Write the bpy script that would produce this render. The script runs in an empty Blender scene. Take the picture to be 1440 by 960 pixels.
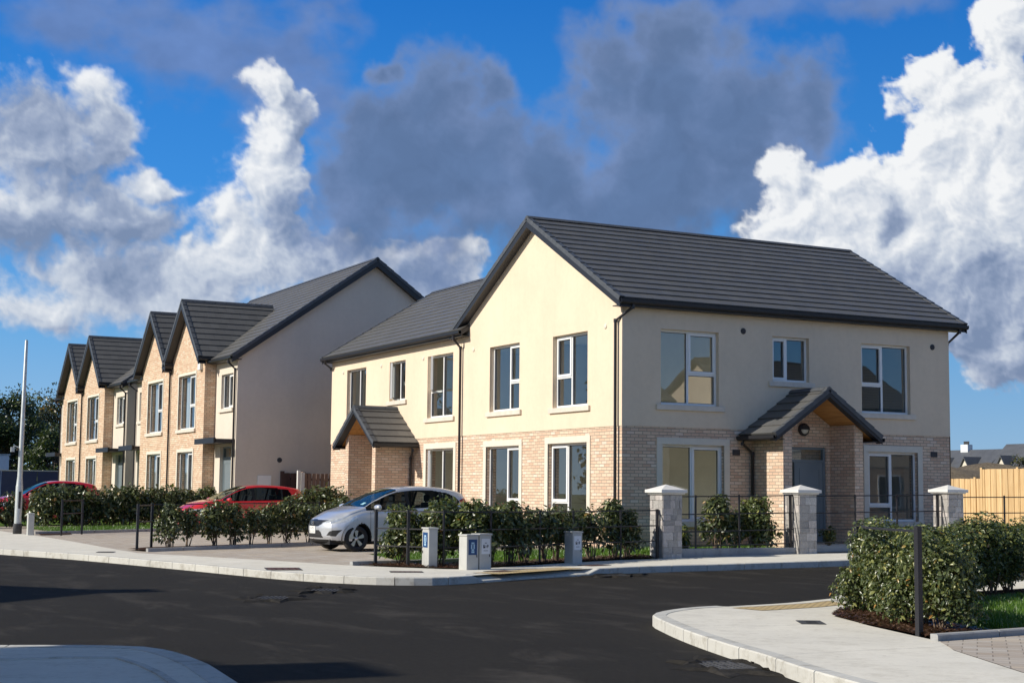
import bpy, bmesh, math, random
from mathutils import Vector, Matrix
R = math.radians
random.seed(7)
scene = bpy.context.scene
COL = scene.collection
X, Y, Z = Vector((1,0,0)), Vector((0,1,0)), Vector((0,0,1))

# ------------------------------------------------------------------ materials
def nt(name):
    m = bpy.data.materials.new(name); m.use_nodes = True
    t = m.node_tree; t.nodes.clear()
    o = t.nodes.new('ShaderNodeOutputMaterial'); b = t.nodes.new('ShaderNodeBsdfPrincipled')
    t.links.new(b.outputs[0], o.inputs[0])
    return m, t, b, o
def ramp(t, fac, stops):
    n = t.nodes.new('ShaderNodeValToRGB'); e = n.color_ramp.elements
    while len(e) < len(stops): e.new(0.5)
    for i, (p, c) in enumerate(stops):
        e[i].position = p; e[i].color = (*c, 1) if len(c) == 3 else c
    if fac is not None: t.links.new(fac, n.inputs[0])
    return n.outputs[0]
def noise(t, scale, detail=4, rough=.55, vec=None, dist=0):
    n = t.nodes.new('ShaderNodeTexNoise'); n.inputs['Scale'].default_value = scale
    n.inputs['Detail'].default_value = detail; n.inputs['Roughness'].default_value = rough
    n.inputs['Distortion'].default_value = dist
    if vec is None:
        tc = t.nodes.new('ShaderNodeTexCoord'); vec = tc.outputs['Object']
    t.links.new(vec, n.inputs['Vector'])
    return n.outputs['Fac']
def mapping(t, vec, s):
    m = t.nodes.new('ShaderNodeMapping'); m.inputs['Scale'].default_value = s
    t.links.new(vec, m.inputs[0]); return m.outputs[0]
def mixc(t, f, a, b, mode='MIX'):
    n = t.nodes.new('ShaderNodeMix'); n.data_type = 'RGBA'; n.blend_type = mode
    for s, v in ((0, f), (6, a), (7, b)):
        if isinstance(v, (int, float)): n.inputs[s].default_value = v
        elif isinstance(v, tuple): n.inputs[s].default_value = (*v, 1) if len(v) == 3 else v
        else: t.links.new(v, n.inputs[s])
    return n.outputs[2]
def mth(t, op, a, b=0., c=None, clamp=False):
    n = t.nodes.new('ShaderNodeMath'); n.operation = op; n.use_clamp = clamp
    for i, v in enumerate((a, b) if c is None else (a, b, c)):
        if isinstance(v, (int, float)): n.inputs[i].default_value = v
        else: t.links.new(v, n.inputs[i])
    return n.outputs[0]
def bump(t, b, h, strength=.3, dist=.01):
    n = t.nodes.new('ShaderNodeBump'); n.inputs['Strength'].default_value = strength
    n.inputs['Distance'].default_value = dist
    t.links.new(h, n.inputs['Height']); t.links.new(n.outputs[0], b.inputs['Normal'])
def simple(name, col, rough=.6, metal=0., var=.12, vs=3., bs=0., bscale=60., bd=.004, spec=None, coat=0.):
    m, t, b, o = nt(name)
    n = noise(t, vs, 6)
    d = tuple(max(0, c*(1-var)) for c in col); l = tuple(min(1, c*(1+var)) for c in col)
    t.links.new(ramp(t, n, [(.3, d), (.7, l)]), b.inputs['Base Color'])
    b.inputs['Roughness'].default_value = rough; b.inputs['Metallic'].default_value = metal
    if spec is not None: b.inputs['Specular IOR Level'].default_value = spec
    if coat: b.inputs['Coat Weight'].default_value = coat; b.inputs['Coat Roughness'].default_value = .04
    if bs: bump(t, b, noise(t, bscale, 5), bs, bd)
    return m
def brickmat(name, c1, c2, mortar, bw=.225, rh=.075, ms=.0055, grime=.0, rotz=0, off=.5, white=None):
    m, t, b, o = nt(name)
    uv = t.nodes.new('ShaderNodeUVMap'); uv.uv_map = 'UVMap'
    def bt(a, bb, mo, bias=0., shift=None):
        n = t.nodes.new('ShaderNodeTexBrick')
        n.inputs['Scale'].default_value = 1; n.inputs['Brick Width'].default_value = bw
        n.inputs['Row Height'].default_value = rh; n.inputs['Mortar Size'].default_value = ms
        n.inputs['Mortar Smooth'].default_value = .2; n.inputs['Bias'].default_value = bias
        n.offset = off; n.squash = 1
        n.inputs['Color1'].default_value = (*a, 1); n.inputs['Color2'].default_value = (*bb, 1)
        n.inputs['Mortar'].default_value = (*mo, 1)
        v = uv.outputs[0]
        mp = t.nodes.new('ShaderNodeMapping'); mp.inputs['Rotation'].default_value = (0, 0, rotz)
        if shift: mp.inputs['Location'].default_value = shift
        t.links.new(v, mp.inputs[0]); v = mp.outputs[0]
        t.links.new(v, n.inputs['Vector']); return n
    n1 = bt(c1, c2, mortar)
    out = n1.outputs['Color']
    if white:                                   # a few pale bricks per square metre
        n2 = bt((0,0,0), (1,1,1), (0,0,0), shift=(bw*8, rh*14, 0))
        f = ramp(t, n2.outputs['Color'], [(.86, (0,0,0)), (.93, (1,1,1))])
        out = mixc(t, mth(t, 'MULTIPLY', f, .5), out, white)
    nz = noise(t, 1.3, 6, .6)
    out = mixc(t, .5, out, ramp(t, nz, [(.3, (.84,.82,.82)), (.7, (1.0,1.0,1.0))]), 'MULTIPLY')
    fine = noise(t, 45, 3)
    out = mixc(t, .35, out, ramp(t, fine, [(.3, (.75,.75,.75)), (.75, (1.0,1.0,1.0))]), 'MULTIPLY')
    t.links.new(out, b.inputs['Base Color'])
    b.inputs['Roughness'].default_value = .85; b.inputs['Specular IOR Level'].default_value = .25
    h = mth(t, 'SUBTRACT', mth(t, 'MULTIPLY', fine, .3), n1.outputs['Fac'])
    bump(t, b, h, .8, .006)
    return m

M = {}
M['brick'] = brickmat('brick', (.70,.47,.33), (.86,.67,.49), (.42,.345,.27), ms=.009, white=(.93,.82,.70))
M['brick_row'] = brickmat('brick_row', (.70,.46,.31), (.86,.65,.46), (.42,.34,.24), ms=.009, white=(.93,.80,.64))
def rendermat(name, col, var=.05):
    m, t, b, o = nt(name)
    n = noise(t, .7, 7, .62); n2 = noise(t, 9, 5)
    tc = t.nodes.new('ShaderNodeTexCoord')
    st = noise(t, 3.2, 4, .6, mapping(t, tc.outputs['Object'], (1, 1, .12)))
    c = ramp(t, n, [(.3, tuple(x*(1-var) for x in col)), (.7, tuple(min(1, x*(1+var)) for x in col))])
    c = mixc(t, .12, c, ramp(t, n2, [(.35, (.75,.73,.7)), (.6, (1,1,1))]), 'MULTIPLY')
    c = mixc(t, .07, c, ramp(t, st, [(.30, (.62,.58,.54)), (.55, (1,1,1))]), 'MULTIPLY')
    t.links.new(c, b.inputs['Base Color']); b.inputs['Roughness'].default_value = .92
    b.inputs['Specular IOR Level'].default_value = .15
    bump(t, b, noise(t, 90, 5, .7), .55, .004)
    return m
M['render'] = rendermat('render', (.80,.655,.49))
M['render_row'] = rendermat('render_row', (.73,.64,.53))
M['surround'] = simple('surround', (.72,.66,.55), .85, var=.05, vs=5, bs=.2)
M['sill'] = simple('sill', (.70,.62,.52), .85, var=.08, vs=5, bs=.2)
M['upvc'] = simple('upvc', (.84,.84,.82), .35, var=.02)
M['seal'] = simple('seal', (.03,.03,.035), .6)
M['plaster'] = simple('plaster', (.86,.84,.74), .9, var=.03)
M['floorboards'] = simple('floorboards', (.66,.62,.54), .6)
M['fascia'] = simple('fascia', (.018,.018,.021), .42, var=.1)
M['soffit'] = simple('soffit', (.035,.035,.04), .55)
M['pipe'] = simple('pipe', (.022,.020,.024), .35)
M['timber_soffit'] = None
def woodmat(name, c1, c2, grain_axis=2, plank=0.0, rough=.6):
    m, t, b, o = nt(name)
    tc = t.nodes.new('ShaderNodeTexCoord')
    s = [14, 14, 14]; s[grain_axis] = .9
    g = noise(t, 1.6, 6, .65, mapping(t, tc.outputs['Object'], tuple(s)), .4)
    c = ramp(t, g, [(.28, c1), (.72, c2)])
    geo = t.nodes.new('ShaderNodeNewGeometry')
    c = mixc(t, .6, c, ramp(t, geo.outputs['Random Per Island'], [(0, (.66,.62,.58)), (.5, (.9,.88,.85)), (1, (1,1,1))]), 'MULTIPLY')
    t.links.new(c, b.inputs['Base Color']); b.inputs['Roughness'].default_value = rough
    bump(t, b, g, .3, .003)
    return m
M['timber_soffit'] = woodmat('timber_soffit', (.42,.18,.05), (.68,.36,.11), 1, rough=.45)
M['fence_new'] = woodmat('fence_new', (.60,.37,.17), (.86,.62,.34))
M['fence_old'] = woodmat('fence_old', (.22,.13,.09), (.36,.25,.18))
def tilemat(name, col):
    m, t, b, o = nt(name)
    uv = t.nodes.new('ShaderNodeUVMap'); uv.uv_map = 'UVMap'
    br = t.nodes.new('ShaderNodeTexBrick'); br.inputs['Scale'].default_value = 1
    br.inputs['Brick Width'].default_value = .33; br.inputs['Row Height'].default_value = .35
    br.inputs['Mortar Size'].default_value = .004; br.inputs['Mortar Smooth'].default_value = .1
    br.inputs['Color1'].default_value = (*[c*.93 for c in col], 1); br.inputs['Color2'].default_value = (*[c*1.07 for c in col], 1)
    br.inputs['Mortar'].default_value = (*[c*.62 for c in col], 1)
    t.links.new(uv.outputs[0], br.inputs['Vector'])
    n = noise(t, 2.2, 6, .65); n2 = noise(t, 70, 3)
    c = mixc(t, .6, br.outputs['Color'], ramp(t, n, [(.3, (.84,.84,.85)), (.7, (1.0,1.0,1.0))]), 'MULTIPLY')
    c = mixc(t, .4, c, ramp(t, n2, [(.3, (.7,.7,.7)), (.7, (1,1,1))]), 'MULTIPLY')
    t.links.new(c, b.inputs['Base Color'])
    t.links.new(ramp(t, n, [(.3, (.45,.45,.45)), (.7, (.62,.62,.62))]), b.inputs['Roughness'])
    bump(t, b, n2, .25, .002)
    return m
M['tile'] = tilemat('roof_tile', (.125,.122,.116))
M['verge'] = simple('verge_tile', (.075,.08,.088), .5, var=.2, vs=8)
def glassmat(name, tint=(.80,.86,.84), refl=.16, rough=.008, wav=.0, gc=(.95,.97,1,1)):
    m, t, b, o = nt(name); t.nodes.remove(b)
    geo = t.nodes.new('ShaderNodeNewGeometry')
    d = t.nodes.new('ShaderNodeVectorMath'); d.operation = 'DOT_PRODUCT'
    t.links.new(geo.outputs['Normal'], d.inputs[0]); t.links.new(geo.outputs['Incoming'], d.inputs[1])
    a = mth(t, 'ABSOLUTE', d.outputs['Value'])
    f = mth(t, 'POWER', mth(t, 'SUBTRACT', 1, a), 4.0)
    f = mth(t, 'ADD', refl, mth(t, 'MULTIPLY', f, 1-refl), clamp=True)
    tr = t.nodes.new('ShaderNodeBsdfTransparent'); tr.inputs[0].default_value = (*tint, 1)
    gl = t.nodes.new('ShaderNodeBsdfGlossy'); gl.inputs['Roughness'].default_value = rough
    gl.inputs[0].default_value = gc
    if wav:
        bm = t.nodes.new('ShaderNodeBump'); bm.inputs['Strength'].default_value = wav; bm.inputs['Distance'].default_value = .02
        t.links.new(noise(t, 1.4, 1), bm.inputs['Height']); t.links.new(bm.outputs[0], gl.inputs['Normal'])
    mx = t.nodes.new('ShaderNodeMixShader')
    t.links.new(f, mx.inputs[0]); t.links.new(tr.outputs[0], mx.inputs[1]); t.links.new(gl.outputs[0], mx.inputs[2])
    t.links.new(mx.outputs[0], o.inputs[0])
    return m
M['glass'] = glassmat('window_glass', (.93,.96,.94), refl=.16, wav=.03)
M['car_glass'] = glassmat('car_glass', (.26,.30,.31), .035, gc=(.62,.72,.62,1))
M['door_grey'] = simple('door_grey', (.19,.225,.24), .4, var=.04)
M['metal_dark'] = simple('metal_dark', (.02,.019,.022), .45, var=.1)
M['chrome'] = simple('chrome', (.7,.7,.7), .15, 1.0, var=.02)
def asphalt():
    m, t, b, o = nt('asphalt')
    n = noise(t, .35, 8, .65); n2 = noise(t, 160, 3, .7); nm = noise(t, 17, 5, .7)
    tc = t.nodes.new('ShaderNodeTexCoord')
    st = noise(t, .5, 7, .7, mapping(t, tc.outputs['Object'], (2.6, .9, 1)), .6)
    c = ramp(t, n2, [(.32, (.016,.0145,.0122)), (.55, (.036,.0325,.0270)), (.78, (.115,.103,.085))])
    c = mixc(t, .6, c, ramp(t, n, [(.3, (.7,.7,.7)), (.7, (1.0,1.0,1.0))]), 'MULTIPLY')
    c = mixc(t, .7, c, ramp(t, nm, [(.35, (.62,.62,.62)), (.52, (.95,.95,.95)), (.72, (1.0,1.0,1.0))]), 'MULTIPLY')
    c = mixc(t, mth(t, 'MULTIPLY', ramp(t, nm, [(.62, (0,0,0)), (.72, (1,1,1))]), .35), c, (.14,.13,.11))
    c = mixc(t, mth(t, 'MULTIPLY', ramp(t, st, [(.52, (0,0,0)), (.70, (1,1,1))]), .30), c, (.13,.115,.098))
    t.links.new(c, b.inputs['Base Color'])
    b.inputs['Roughness'].default_value = .9; b.inputs['Specular IOR Level'].default_value = .12
    bump(t, b, mth(t, 'ADD', n2, nm), .7, .008)
    return m
M['asphalt'] = asphalt()
def concrete(name, col, dirt=.25, joint=0.0):
    m, t, b, o = nt(name)
    n = noise(t, .9, 8, .65); n2 = noise(t, 30, 5, .65); n3 = noise(t, 4.5, 6, .7)
    c = ramp(t, n, [(.3, tuple(x*.90 for x in col)), (.7, tuple(min(1, x*1.05) for x in col))])
    c = mixc(t, .3, c, ramp(t, n2, [(.3, (.78,.77,.75)), (.6, (1,1,1))]), 'MULTIPLY')
    c = mixc(t, dirt, c, ramp(t, n3, [(.34, (.5,.46,.40)), (.5, (1,1,1))]), 'MULTIPLY')
    sp = noise(t, 7, 3, .8); c = mixc(t, .45, c, ramp(t, sp, [(.27, (.42,.40,.37)), (.34, (1,1,1))]), 'MULTIPLY')
    if joint:
        uv = t.nodes.new('ShaderNodeUVMap'); uv.uv_map = 'UVMap'
        br = t.nodes.new('ShaderNodeTexBrick'); br.inputs['Scale'].default_value = 1
        br.inputs['Brick Width'].default_value = 40; br.inputs['Row Height'].default_value = joint
        br.inputs['Mortar Size'].default_value = .006
        t.links.new(uv.outputs[0], br.inputs['Vector'])
        c = mixc(t, mth(t, 'MULTIPLY', br.outputs['Fac'], .5), c, (.2,.19,.17))
    t.links.new(c, b.inputs['Base Color']); b.inputs['Roughness'].default_value = .88
    b.inputs['Specular IOR Level'].default_value = .25
    bump(t, b, mth(t, 'ADD', n2, n3), .35, .004)
    return m
M['path'] = concrete('path_concrete', (.76,.72,.62), joint=2.4)
M['kerb'] = concrete('kerb_concrete', (.60,.585,.53), .55)
M['edging'] = concrete('edging_concrete', (.40,.40,.39), .4)
M['paver'] = brickmat('paver', (.46,.38,.30), (.56,.51,.44), (.30,.26,.21), bw=.26, rh=.17, ms=.006, rotz=.78, white=(.64,.54,.41))
def stonemat():
    m, t, b, o = nt('pillar_stone'); geo = t.nodes.new('ShaderNodeNewGeometry')
    c = ramp(t, geo.outputs['Random Per Island'], [(0, (.36,.34,.32)), (.5, (.50,.47,.43)), (.8, (.60,.54,.50)), (1, (.68,.65,.60))])
    n = noise(t, 26, 6, .7); c = mixc(t, .6, c, ramp(t, n, [(.3, (.55,.54,.53)), (.65, (1,1,1))]), 'MULTIPLY')
    t.links.new(c, b.inputs['Base Color']); b.inputs['Roughness'].default_value = .9; bump(t, b, n, 1.0, .02); return m
M['stone'] = stonemat()
M['cap'] = simple('cap_stone', (.72,.70,.66), .8, var=.06, vs=6, bs=.2)
def tactile():
    m, t, b, o = nt('tactile')
    tc = t.nodes.new('ShaderNodeTexCoord')
    v = t.nodes.new('ShaderNodeTexVoronoi'); v.inputs['Scale'].default_value = 9; v.inputs['Randomness'].default_value = 0
    t.links.new(tc.outputs['Object'], v.inputs['Vector'])
    c = ramp(t, v.outputs['Distance'], [(.30, (.66,.50,.24)), (.42, (.40,.29,.14))])
    t.links.new(c, b.inputs['Base Color']); b.inputs['Roughness'].default_value = .85
    bump(t, b, ramp(t, v.outputs['Distance'], [(.28, (1,1,1)), (.4, (0,0,0))]), .9, .01)
    return m
M['tactile'] = tactile()
def groundmat(name, stops, scale=20, bs=.6, bd=.02, sc2=1.2):
    m, t, b, o = nt(name)
    n = noise(t, scale, 6, .7); n2 = noise(t, sc2, 5, .6)
    c = ramp(t, n, stops)
    c = mixc(t, .6, c, ramp(t, n2, [(.3, (.6,.6,.6)), (.7, (1.0,1.0,1.0))]), 'MULTIPLY')
    t.links.new(c, b.inputs['Base Color']); b.inputs['Roughness'].default_value = .95
    b.inputs['Specular IOR Level'].default_value = .1
    bump(t, b, n, bs, bd)
    return m
M['lawn'] = groundmat('lawn', [(.3, (.05,.10,.012)), (.7, (.13,.22,.03))], 40)
M['mulch'] = groundmat('mulch', [(.35, (.03,.015,.010)), (.6, (.11,.055,.035)), (.75, (.20,.11,.07))], 35, 1, .03)
M['soil'] = groundmat('soil', [(.3, (.13,.10,.07)), (.7, (.28,.23,.16))], 4, .8, .1, .2)
M['field'] = groundmat('field', [(.3, (.05,.075,.02)), (.7, (.12,.13,.05))], .5, .3, .1, .02)
def leafmat(name, dark, mid, light, autumn=.0):
    m, t, b, o = nt(name)
    geo = t.nodes.new('ShaderNodeNewGeometry')
    st = [(0, dark), (.55, mid), (.80, mid), (.96, light)]
    if autumn: st.append((1-autumn*.2, light)); st.append((1, (.45,.22,.05)))
    c = ramp(t, geo.outputs['Random Per Island'], st)
    t.links.new(c, b.inputs['Base Color'])
    b.inputs['Roughness'].default_value = .36; b.inputs['Specular IOR Level'].default_value = .75
    tl = t.nodes.new('ShaderNodeBsdfTranslucent'); t.links.new(mixc(t, 1, c, (.9,1.0,.35), 'MULTIPLY'), tl.inputs[0])
    mx = t.nodes.new('ShaderNodeMixShader'); mx.inputs[0].default_value = .22
    t.links.new(b.outputs[0], mx.inputs[1]); t.links.new(tl.outputs[0], mx.inputs[2])
    t.links.new(mx.outputs[0], o.inputs[0])
    return m
M['leaf'] = leafmat('laurel_leaf', (.050,.070,.022), (.115,.145,.045), (.34,.34,.10), .12)
M['leaf_dark'] = leafmat('laurel_leaf_dark', (.042,.058,.022), (.095,.120,.042), (.26,.27,.09), .12)
M['leaf_tree'] = leafmat('tree_leaf', (.028,.048,.014), (.06,.085,.022), (.12,.15,.04))
M['leaf_tree_b'] = leafmat('tree_leaf_b', (.035,.045,.012), (.08,.085,.02), (.16,.12,.03), .5)
M['stem'] = simple('stem', (.17,.12,.08), .85, var=.25, vs=10)
M['bark'] = simple('bark', (.09,.07,.055), .9, var=.3, vs=10, bs=.5)
M['grass'] = leafmat('grass_blade', (.055,.12,.014), (.11,.22,.02), (.19,.30,.04))
M['cabinet'] = simple('cabinet', (.50,.50,.47), .5, var=.06, vs=6)
M['sticker_blue'] = simple('sticker_blue', (.02,.07,.20), .4, var=.03)
M['sticker_white'] = simple('sticker_white', (.78,.80,.82), .4, var=.02)
M['ink'] = simple('ink', (.03,.035,.05), .5)
M['ink_blue'] = simple('ink_blue', (.45,.66,.82), .5)
M['galv'] = simple('galvanised', (.50,.53,.52), .45, .35, var=.12, vs=9)
M['rust'] = simple('iron_cover', (.10,.045,.035), .8, var=.3, vs=14, bs=.5)
M['iron'] = simple('iron_grey', (.055,.055,.058), .85, var=.3, vs=14)
M['rubber'] = simple('rubber', (.016,.016,.017), .75, var=.1)
M['black_trim'] = simple('black_trim', (.012,.012,.013), .3, var=.05)
M['red_lens'] = simple('red_lens', (.55,.010,.012), .12, var=.05, coat=.6)
M['clear_lens'] = simple('clear_lens', (.55,.58,.60), .1, .3, var=.25, vs=14, coat=1)
M['rim_dark'] = simple('rim_dark', (.05,.05,.055), .4, .5)
M['alloy'] = simple('alloy', (.62,.63,.65), .3, .7, var=.04)
M['plate'] = simple('plate', (.80,.80,.76), .4, var=.02)
M['permit'] = simple('permit', (.35,.62,.68), .4, var=.05)
def carpaint(name, col, metal):
    m, t, b, o = nt(name)
    n = noise(t, 900, 2); n2 = noise(t, 5, 5)
    c = ramp(t, n, [(.3, tuple(x*.9 for x in col)), (.7, tuple(min(1, x*1.1) for x in col))])
    c = mixc(t, .25, c, ramp(t, n2, [(.3, (.8,.79,.77)), (.6, (1,1,1))]), 'MULTIPLY')
    t.links.new(c, b.inputs['Base Color'])
    b.inputs['Metallic'].default_value = metal; b.inputs['Roughness'].default_value = .34
    b.inputs['Coat Weight'].default_value = 1; b.inputs['Coat Roughness'].default_value = .05
    return m
M['paint_silver'] = carpaint('paint_silver', (.60,.62,.66), .45)
M['paint_red'] = carpaint('paint_red', (.62,.018,.022), .05)
M['paint_red_b'] = carpaint('paint_red_dark', (.62,.02,.04), .1)
M['hoarding'] = simple('hoarding', (.035,.05,.12), .6, var=.12)
M['white_clad'] = simple('white_cladding', (.75,.76,.76), .6, var=.05)
M['curtain'] = simple('curtain', (.55,.55,.52), .9, var=.05)
M['curtain_dark'] = simple('curtain_dark', (.16,.15,.16), .9, var=.05)
M['lamp_glass'] = simple('lamp_glass', (.62,.60,.52), .3, var=.05)
M['slate_far'] = simple('slate_far', (.085,.09,.10), .6, var=.15, vs=1)
M['far_render'] = simple('far_render', (.70,.63,.52), .9, var=.05)

# ------------------------------------------------------------------ object helpers
def tag(o, label=None, cat=None, group=None, kind=None):
    if label: o['label'] = label
    if cat: o['category'] = cat
    if group: o['group'] = group
    if kind: o['kind'] = kind
    return o
def empty(name, loc=(0,0,0), rz=0, **kw):
    o = bpy.data.objects.new(name, None); COL.objects.link(o)
    o.location = loc; o.rotation_euler = (0, 0, rz); o.empty_display_size = .2
    return tag(o, **kw)
class MB:
    def __init__(s): s.v = []; s.f = []; s.m = []; s.sm = []
    def poly(s, pts, mi=0, smooth=False):
        n = len(s.v); s.v += [tuple(p) for p in pts]; s.f.append(tuple(range(n, n+len(pts)))); s.m.append(mi); s.sm.append(smooth)
    def add(s, vs, fs, mi=0, smooth=False):
        n = len(s.v); s.v += [tuple(p) for p in vs]
        for f in fs: s.f.append(tuple(i+n for i in f)); s.m.append(mi); s.sm.append(smooth)
    def box(s, a, b, mi=0):
        x0, x1 = sorted((a[0], b[0])); y0, y1 = sorted((a[1], b[1])); z0, z1 = sorted((a[2], b[2]))
        s.add([(x0,y0,z0),(x1,y0,z0),(x1,y1,z0),(x0,y1,z0),(x0,y0,z1),(x1,y0,z1),(x1,y1,z1),(x0,y1,z1)],
              [(3,2,1,0),(4,5,6,7),(0,1,5,4),(1,2,6,5),(2,3,7,6),(3,0,4,7)], mi)
    def obox(s, o, u, n, w, ru, rn, rw, mi=0):      # oriented box: origin, three axes, three ranges
        P = [o + u*a + n*b + w*c for c in rw for b in rn for a in ru]
        s.add(P, [(0,1,3,2),(4,6,7,5),(0,4,5,1),(2,3,7,6),(0,2,6,4),(1,5,7,3)], mi)
    def prism(s, pts, d, mi=0):                      # polygon pts (3d) extruded by vector d
        n = len(pts); P = [Vector(p) for p in pts]; Q = [p + d for p in P]
        s.add(P+Q, [tuple(range(n))[::-1], tuple(range(n, 2*n))] + [(i, (i+1) % n, n+(i+1) % n, n+i) for i in range(n)], mi)
    def tube(s, path, r, n=8, mi=0, cap=True, smooth=True):
        path = [Vector(p) for p in path]; rs = r if isinstance(r, (list, tuple)) else [r]*len(path)
        rings = []; prev = None
        for i, p in enumerate(path):
            d = (path[min(i+1, len(path)-1)] - path[max(i-1, 0)]).normalized()
            a = prev if prev is not None else (Z if abs(d.z) < .9 else X)
            e1 = (a - d*a.dot(d)); e1 = e1.normalized() if e1.length > 1e-6 else d.orthogonal().normalized()
            e2 = d.cross(e1); prev = e1
            rings.append([p + (e1*math.cos(2*math.pi*k/n) + e2*math.sin(2*math.pi*k/n))*rs[i] for k in range(n)])
        vs = [q for r_ in rings for q in r_]
        fs = [(i*n+k, i*n+(k+1) % n, (i+1)*n+(k+1) % n, (i+1)*n+k) for i in range(len(path)-1) for k in range(n)]
        s.add(vs, fs, mi, smooth)
        if cap:
            s.poly(rings[0][::-1], mi); s.poly(rings[-1], mi)
    def lathe(s, prof, o, axis, n=24, mi=0, smooth=True):   # prof: (radius, along)
        axis = Vector(axis).normalized(); e1 = axis.orthogonal().normalized(); e2 = axis.cross(e1); o = Vector(o)
        vs = [o + axis*h + (e1*math.cos(2*math.pi*k/n) + e2*math.sin(2*math.pi*k/n))*r for r, h in prof for k in range(n)]
        s.add(vs, [(i*n+k, i*n+(k+1) % n, (i+1)*n+(k+1) % n, (i+1)*n+k) for i in range(len(prof)-1) for k in range(n)], mi, smooth)
    def build(s, name, mats, parent=None, fix=True, bevel=0):
        me = bpy.data.meshes.new(name)
        me.from_pydata(s.v, [], s.f)
        mats = mats if isinstance(mats, (list, tuple)) else [mats]
        for m in mats: me.materials.append(m)
        me.polygons.foreach_set('material_index', s.m); me.polygons.foreach_set('use_smooth', s.sm)
        if fix:
            bm = bmesh.new(); bm.from_mesh(me); bmesh.ops.recalc_face_normals(bm, faces=bm.faces); bm.to_mesh(me); bm.free()
        uv = me.uv_layers.new(name='UVMap'); data = uv.data
        for p in me.polygons:
            n = p.normal; ax, ay, az = abs(n.x), abs(n.y), abs(n.z)
            for li in p.loop_indices:
                c = me.vertices[me.loops[li].vertex_index].co
                if az > .92: q = (c.x, c.y)
                elif ax > ay: q = (c.y, c.z)
                else: q = (c.x, c.z)
                data[li].uv = q
        me.validate(); me.update()
        o = bpy.data.objects.new(name, me); COL.objects.link(o)
        if parent is not None: o.parent = parent
        if bevel:
            b = o.modifiers.new('bevel', 'BEVEL'); b.width = bevel; b.segments = 2; b.limit_method = 'ANGLE'; b.angle_limit = R(40)
        return o
def children(o): return [c for c in bpy.data.objects if c.parent == o]
def copy_tree(o, parent=None, kids=None):
    c = o.copy(); COL.objects.link(c); c.parent = parent
    for ch in list(o.children): copy_tree(ch, c)
    return c

def smoothstep(a, b, x):
    t = max(0, min(1, (x-a)/(b-a))); return t*t*(3-2*t)
def H(x, y):
    a = .016*max(0, min(x+1, 13)) if y > -14 else .016*max(0, min(x+1, 13))
    b = .012*max(0, min(x+10, 10))*max(0, min((y+3)/4, 1))
    return a + b
def catmull(pts, n=6):
    P = [Vector((*p, 0)) for p in pts]; out = []
    for i in range(len(P)-1):
        p0, p1, p2, p3 = P[max(i-1,0)], P[i], P[i+1], P[min(i+2,len(P)-1)]
        for k in range(n):
            t = k/n
            out.append(.5*((2*p1)+(p2-p0)*t+(2*p0-5*p1+4*p2-p3)*t*t+(3*p1-p0-3*p2+p3)*t**3))
    out.append(P[-1]); return [(p.x, p.y) for p in out]
def sheet(name, poly, z, mat, cell=1.0, **kw):
    bm = bmesh.new(); vs = [bm.verts.new((x, y, 0)) for x, y in poly]; bm.faces.new(vs)
    xs = [p[0] for p in poly]; ys = [p[1] for p in poly]
    for ax, lo, hi in ((0, max(min(xs), -12), min(max(xs), 14)), (1, max(min(ys), -4), min(max(ys), 2))):
        k = math.ceil(lo/cell)*cell
        while k < hi:
            co = [0,0,0]; no = [0,0,0]; co[ax] = k; no[ax] = 1
            bmesh.ops.bisect_plane(bm, geom=bm.verts[:]+bm.edges[:]+bm.faces[:], plane_co=co, plane_no=no)
            k += cell
    bmesh.ops.triangulate(bm, faces=bm.faces[:])
    for v in bm.verts: v.co.z = H(v.co.x, v.co.y) + z
    bmesh.ops.recalc_face_normals(bm, faces=bm.faces)
    if sum(f.normal.z for f in bm.faces) < 0: bmesh.ops.reverse_faces(bm, faces=bm.faces)
    me = bpy.data.meshes.new(name); bm.to_mesh(me); bm.free(); me.materials.append(mat)
    uv = me.uv_layers.new(name='UVMap')
    for l in me.loops: uv.data[l.index].uv = me.vertices[l.vertex_index].co.xy
    o = bpy.data.objects.new(name, me); COL.objects.link(o)
    kw.setdefault('kind', 'structure')
    return tag(o, **kw)
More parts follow.
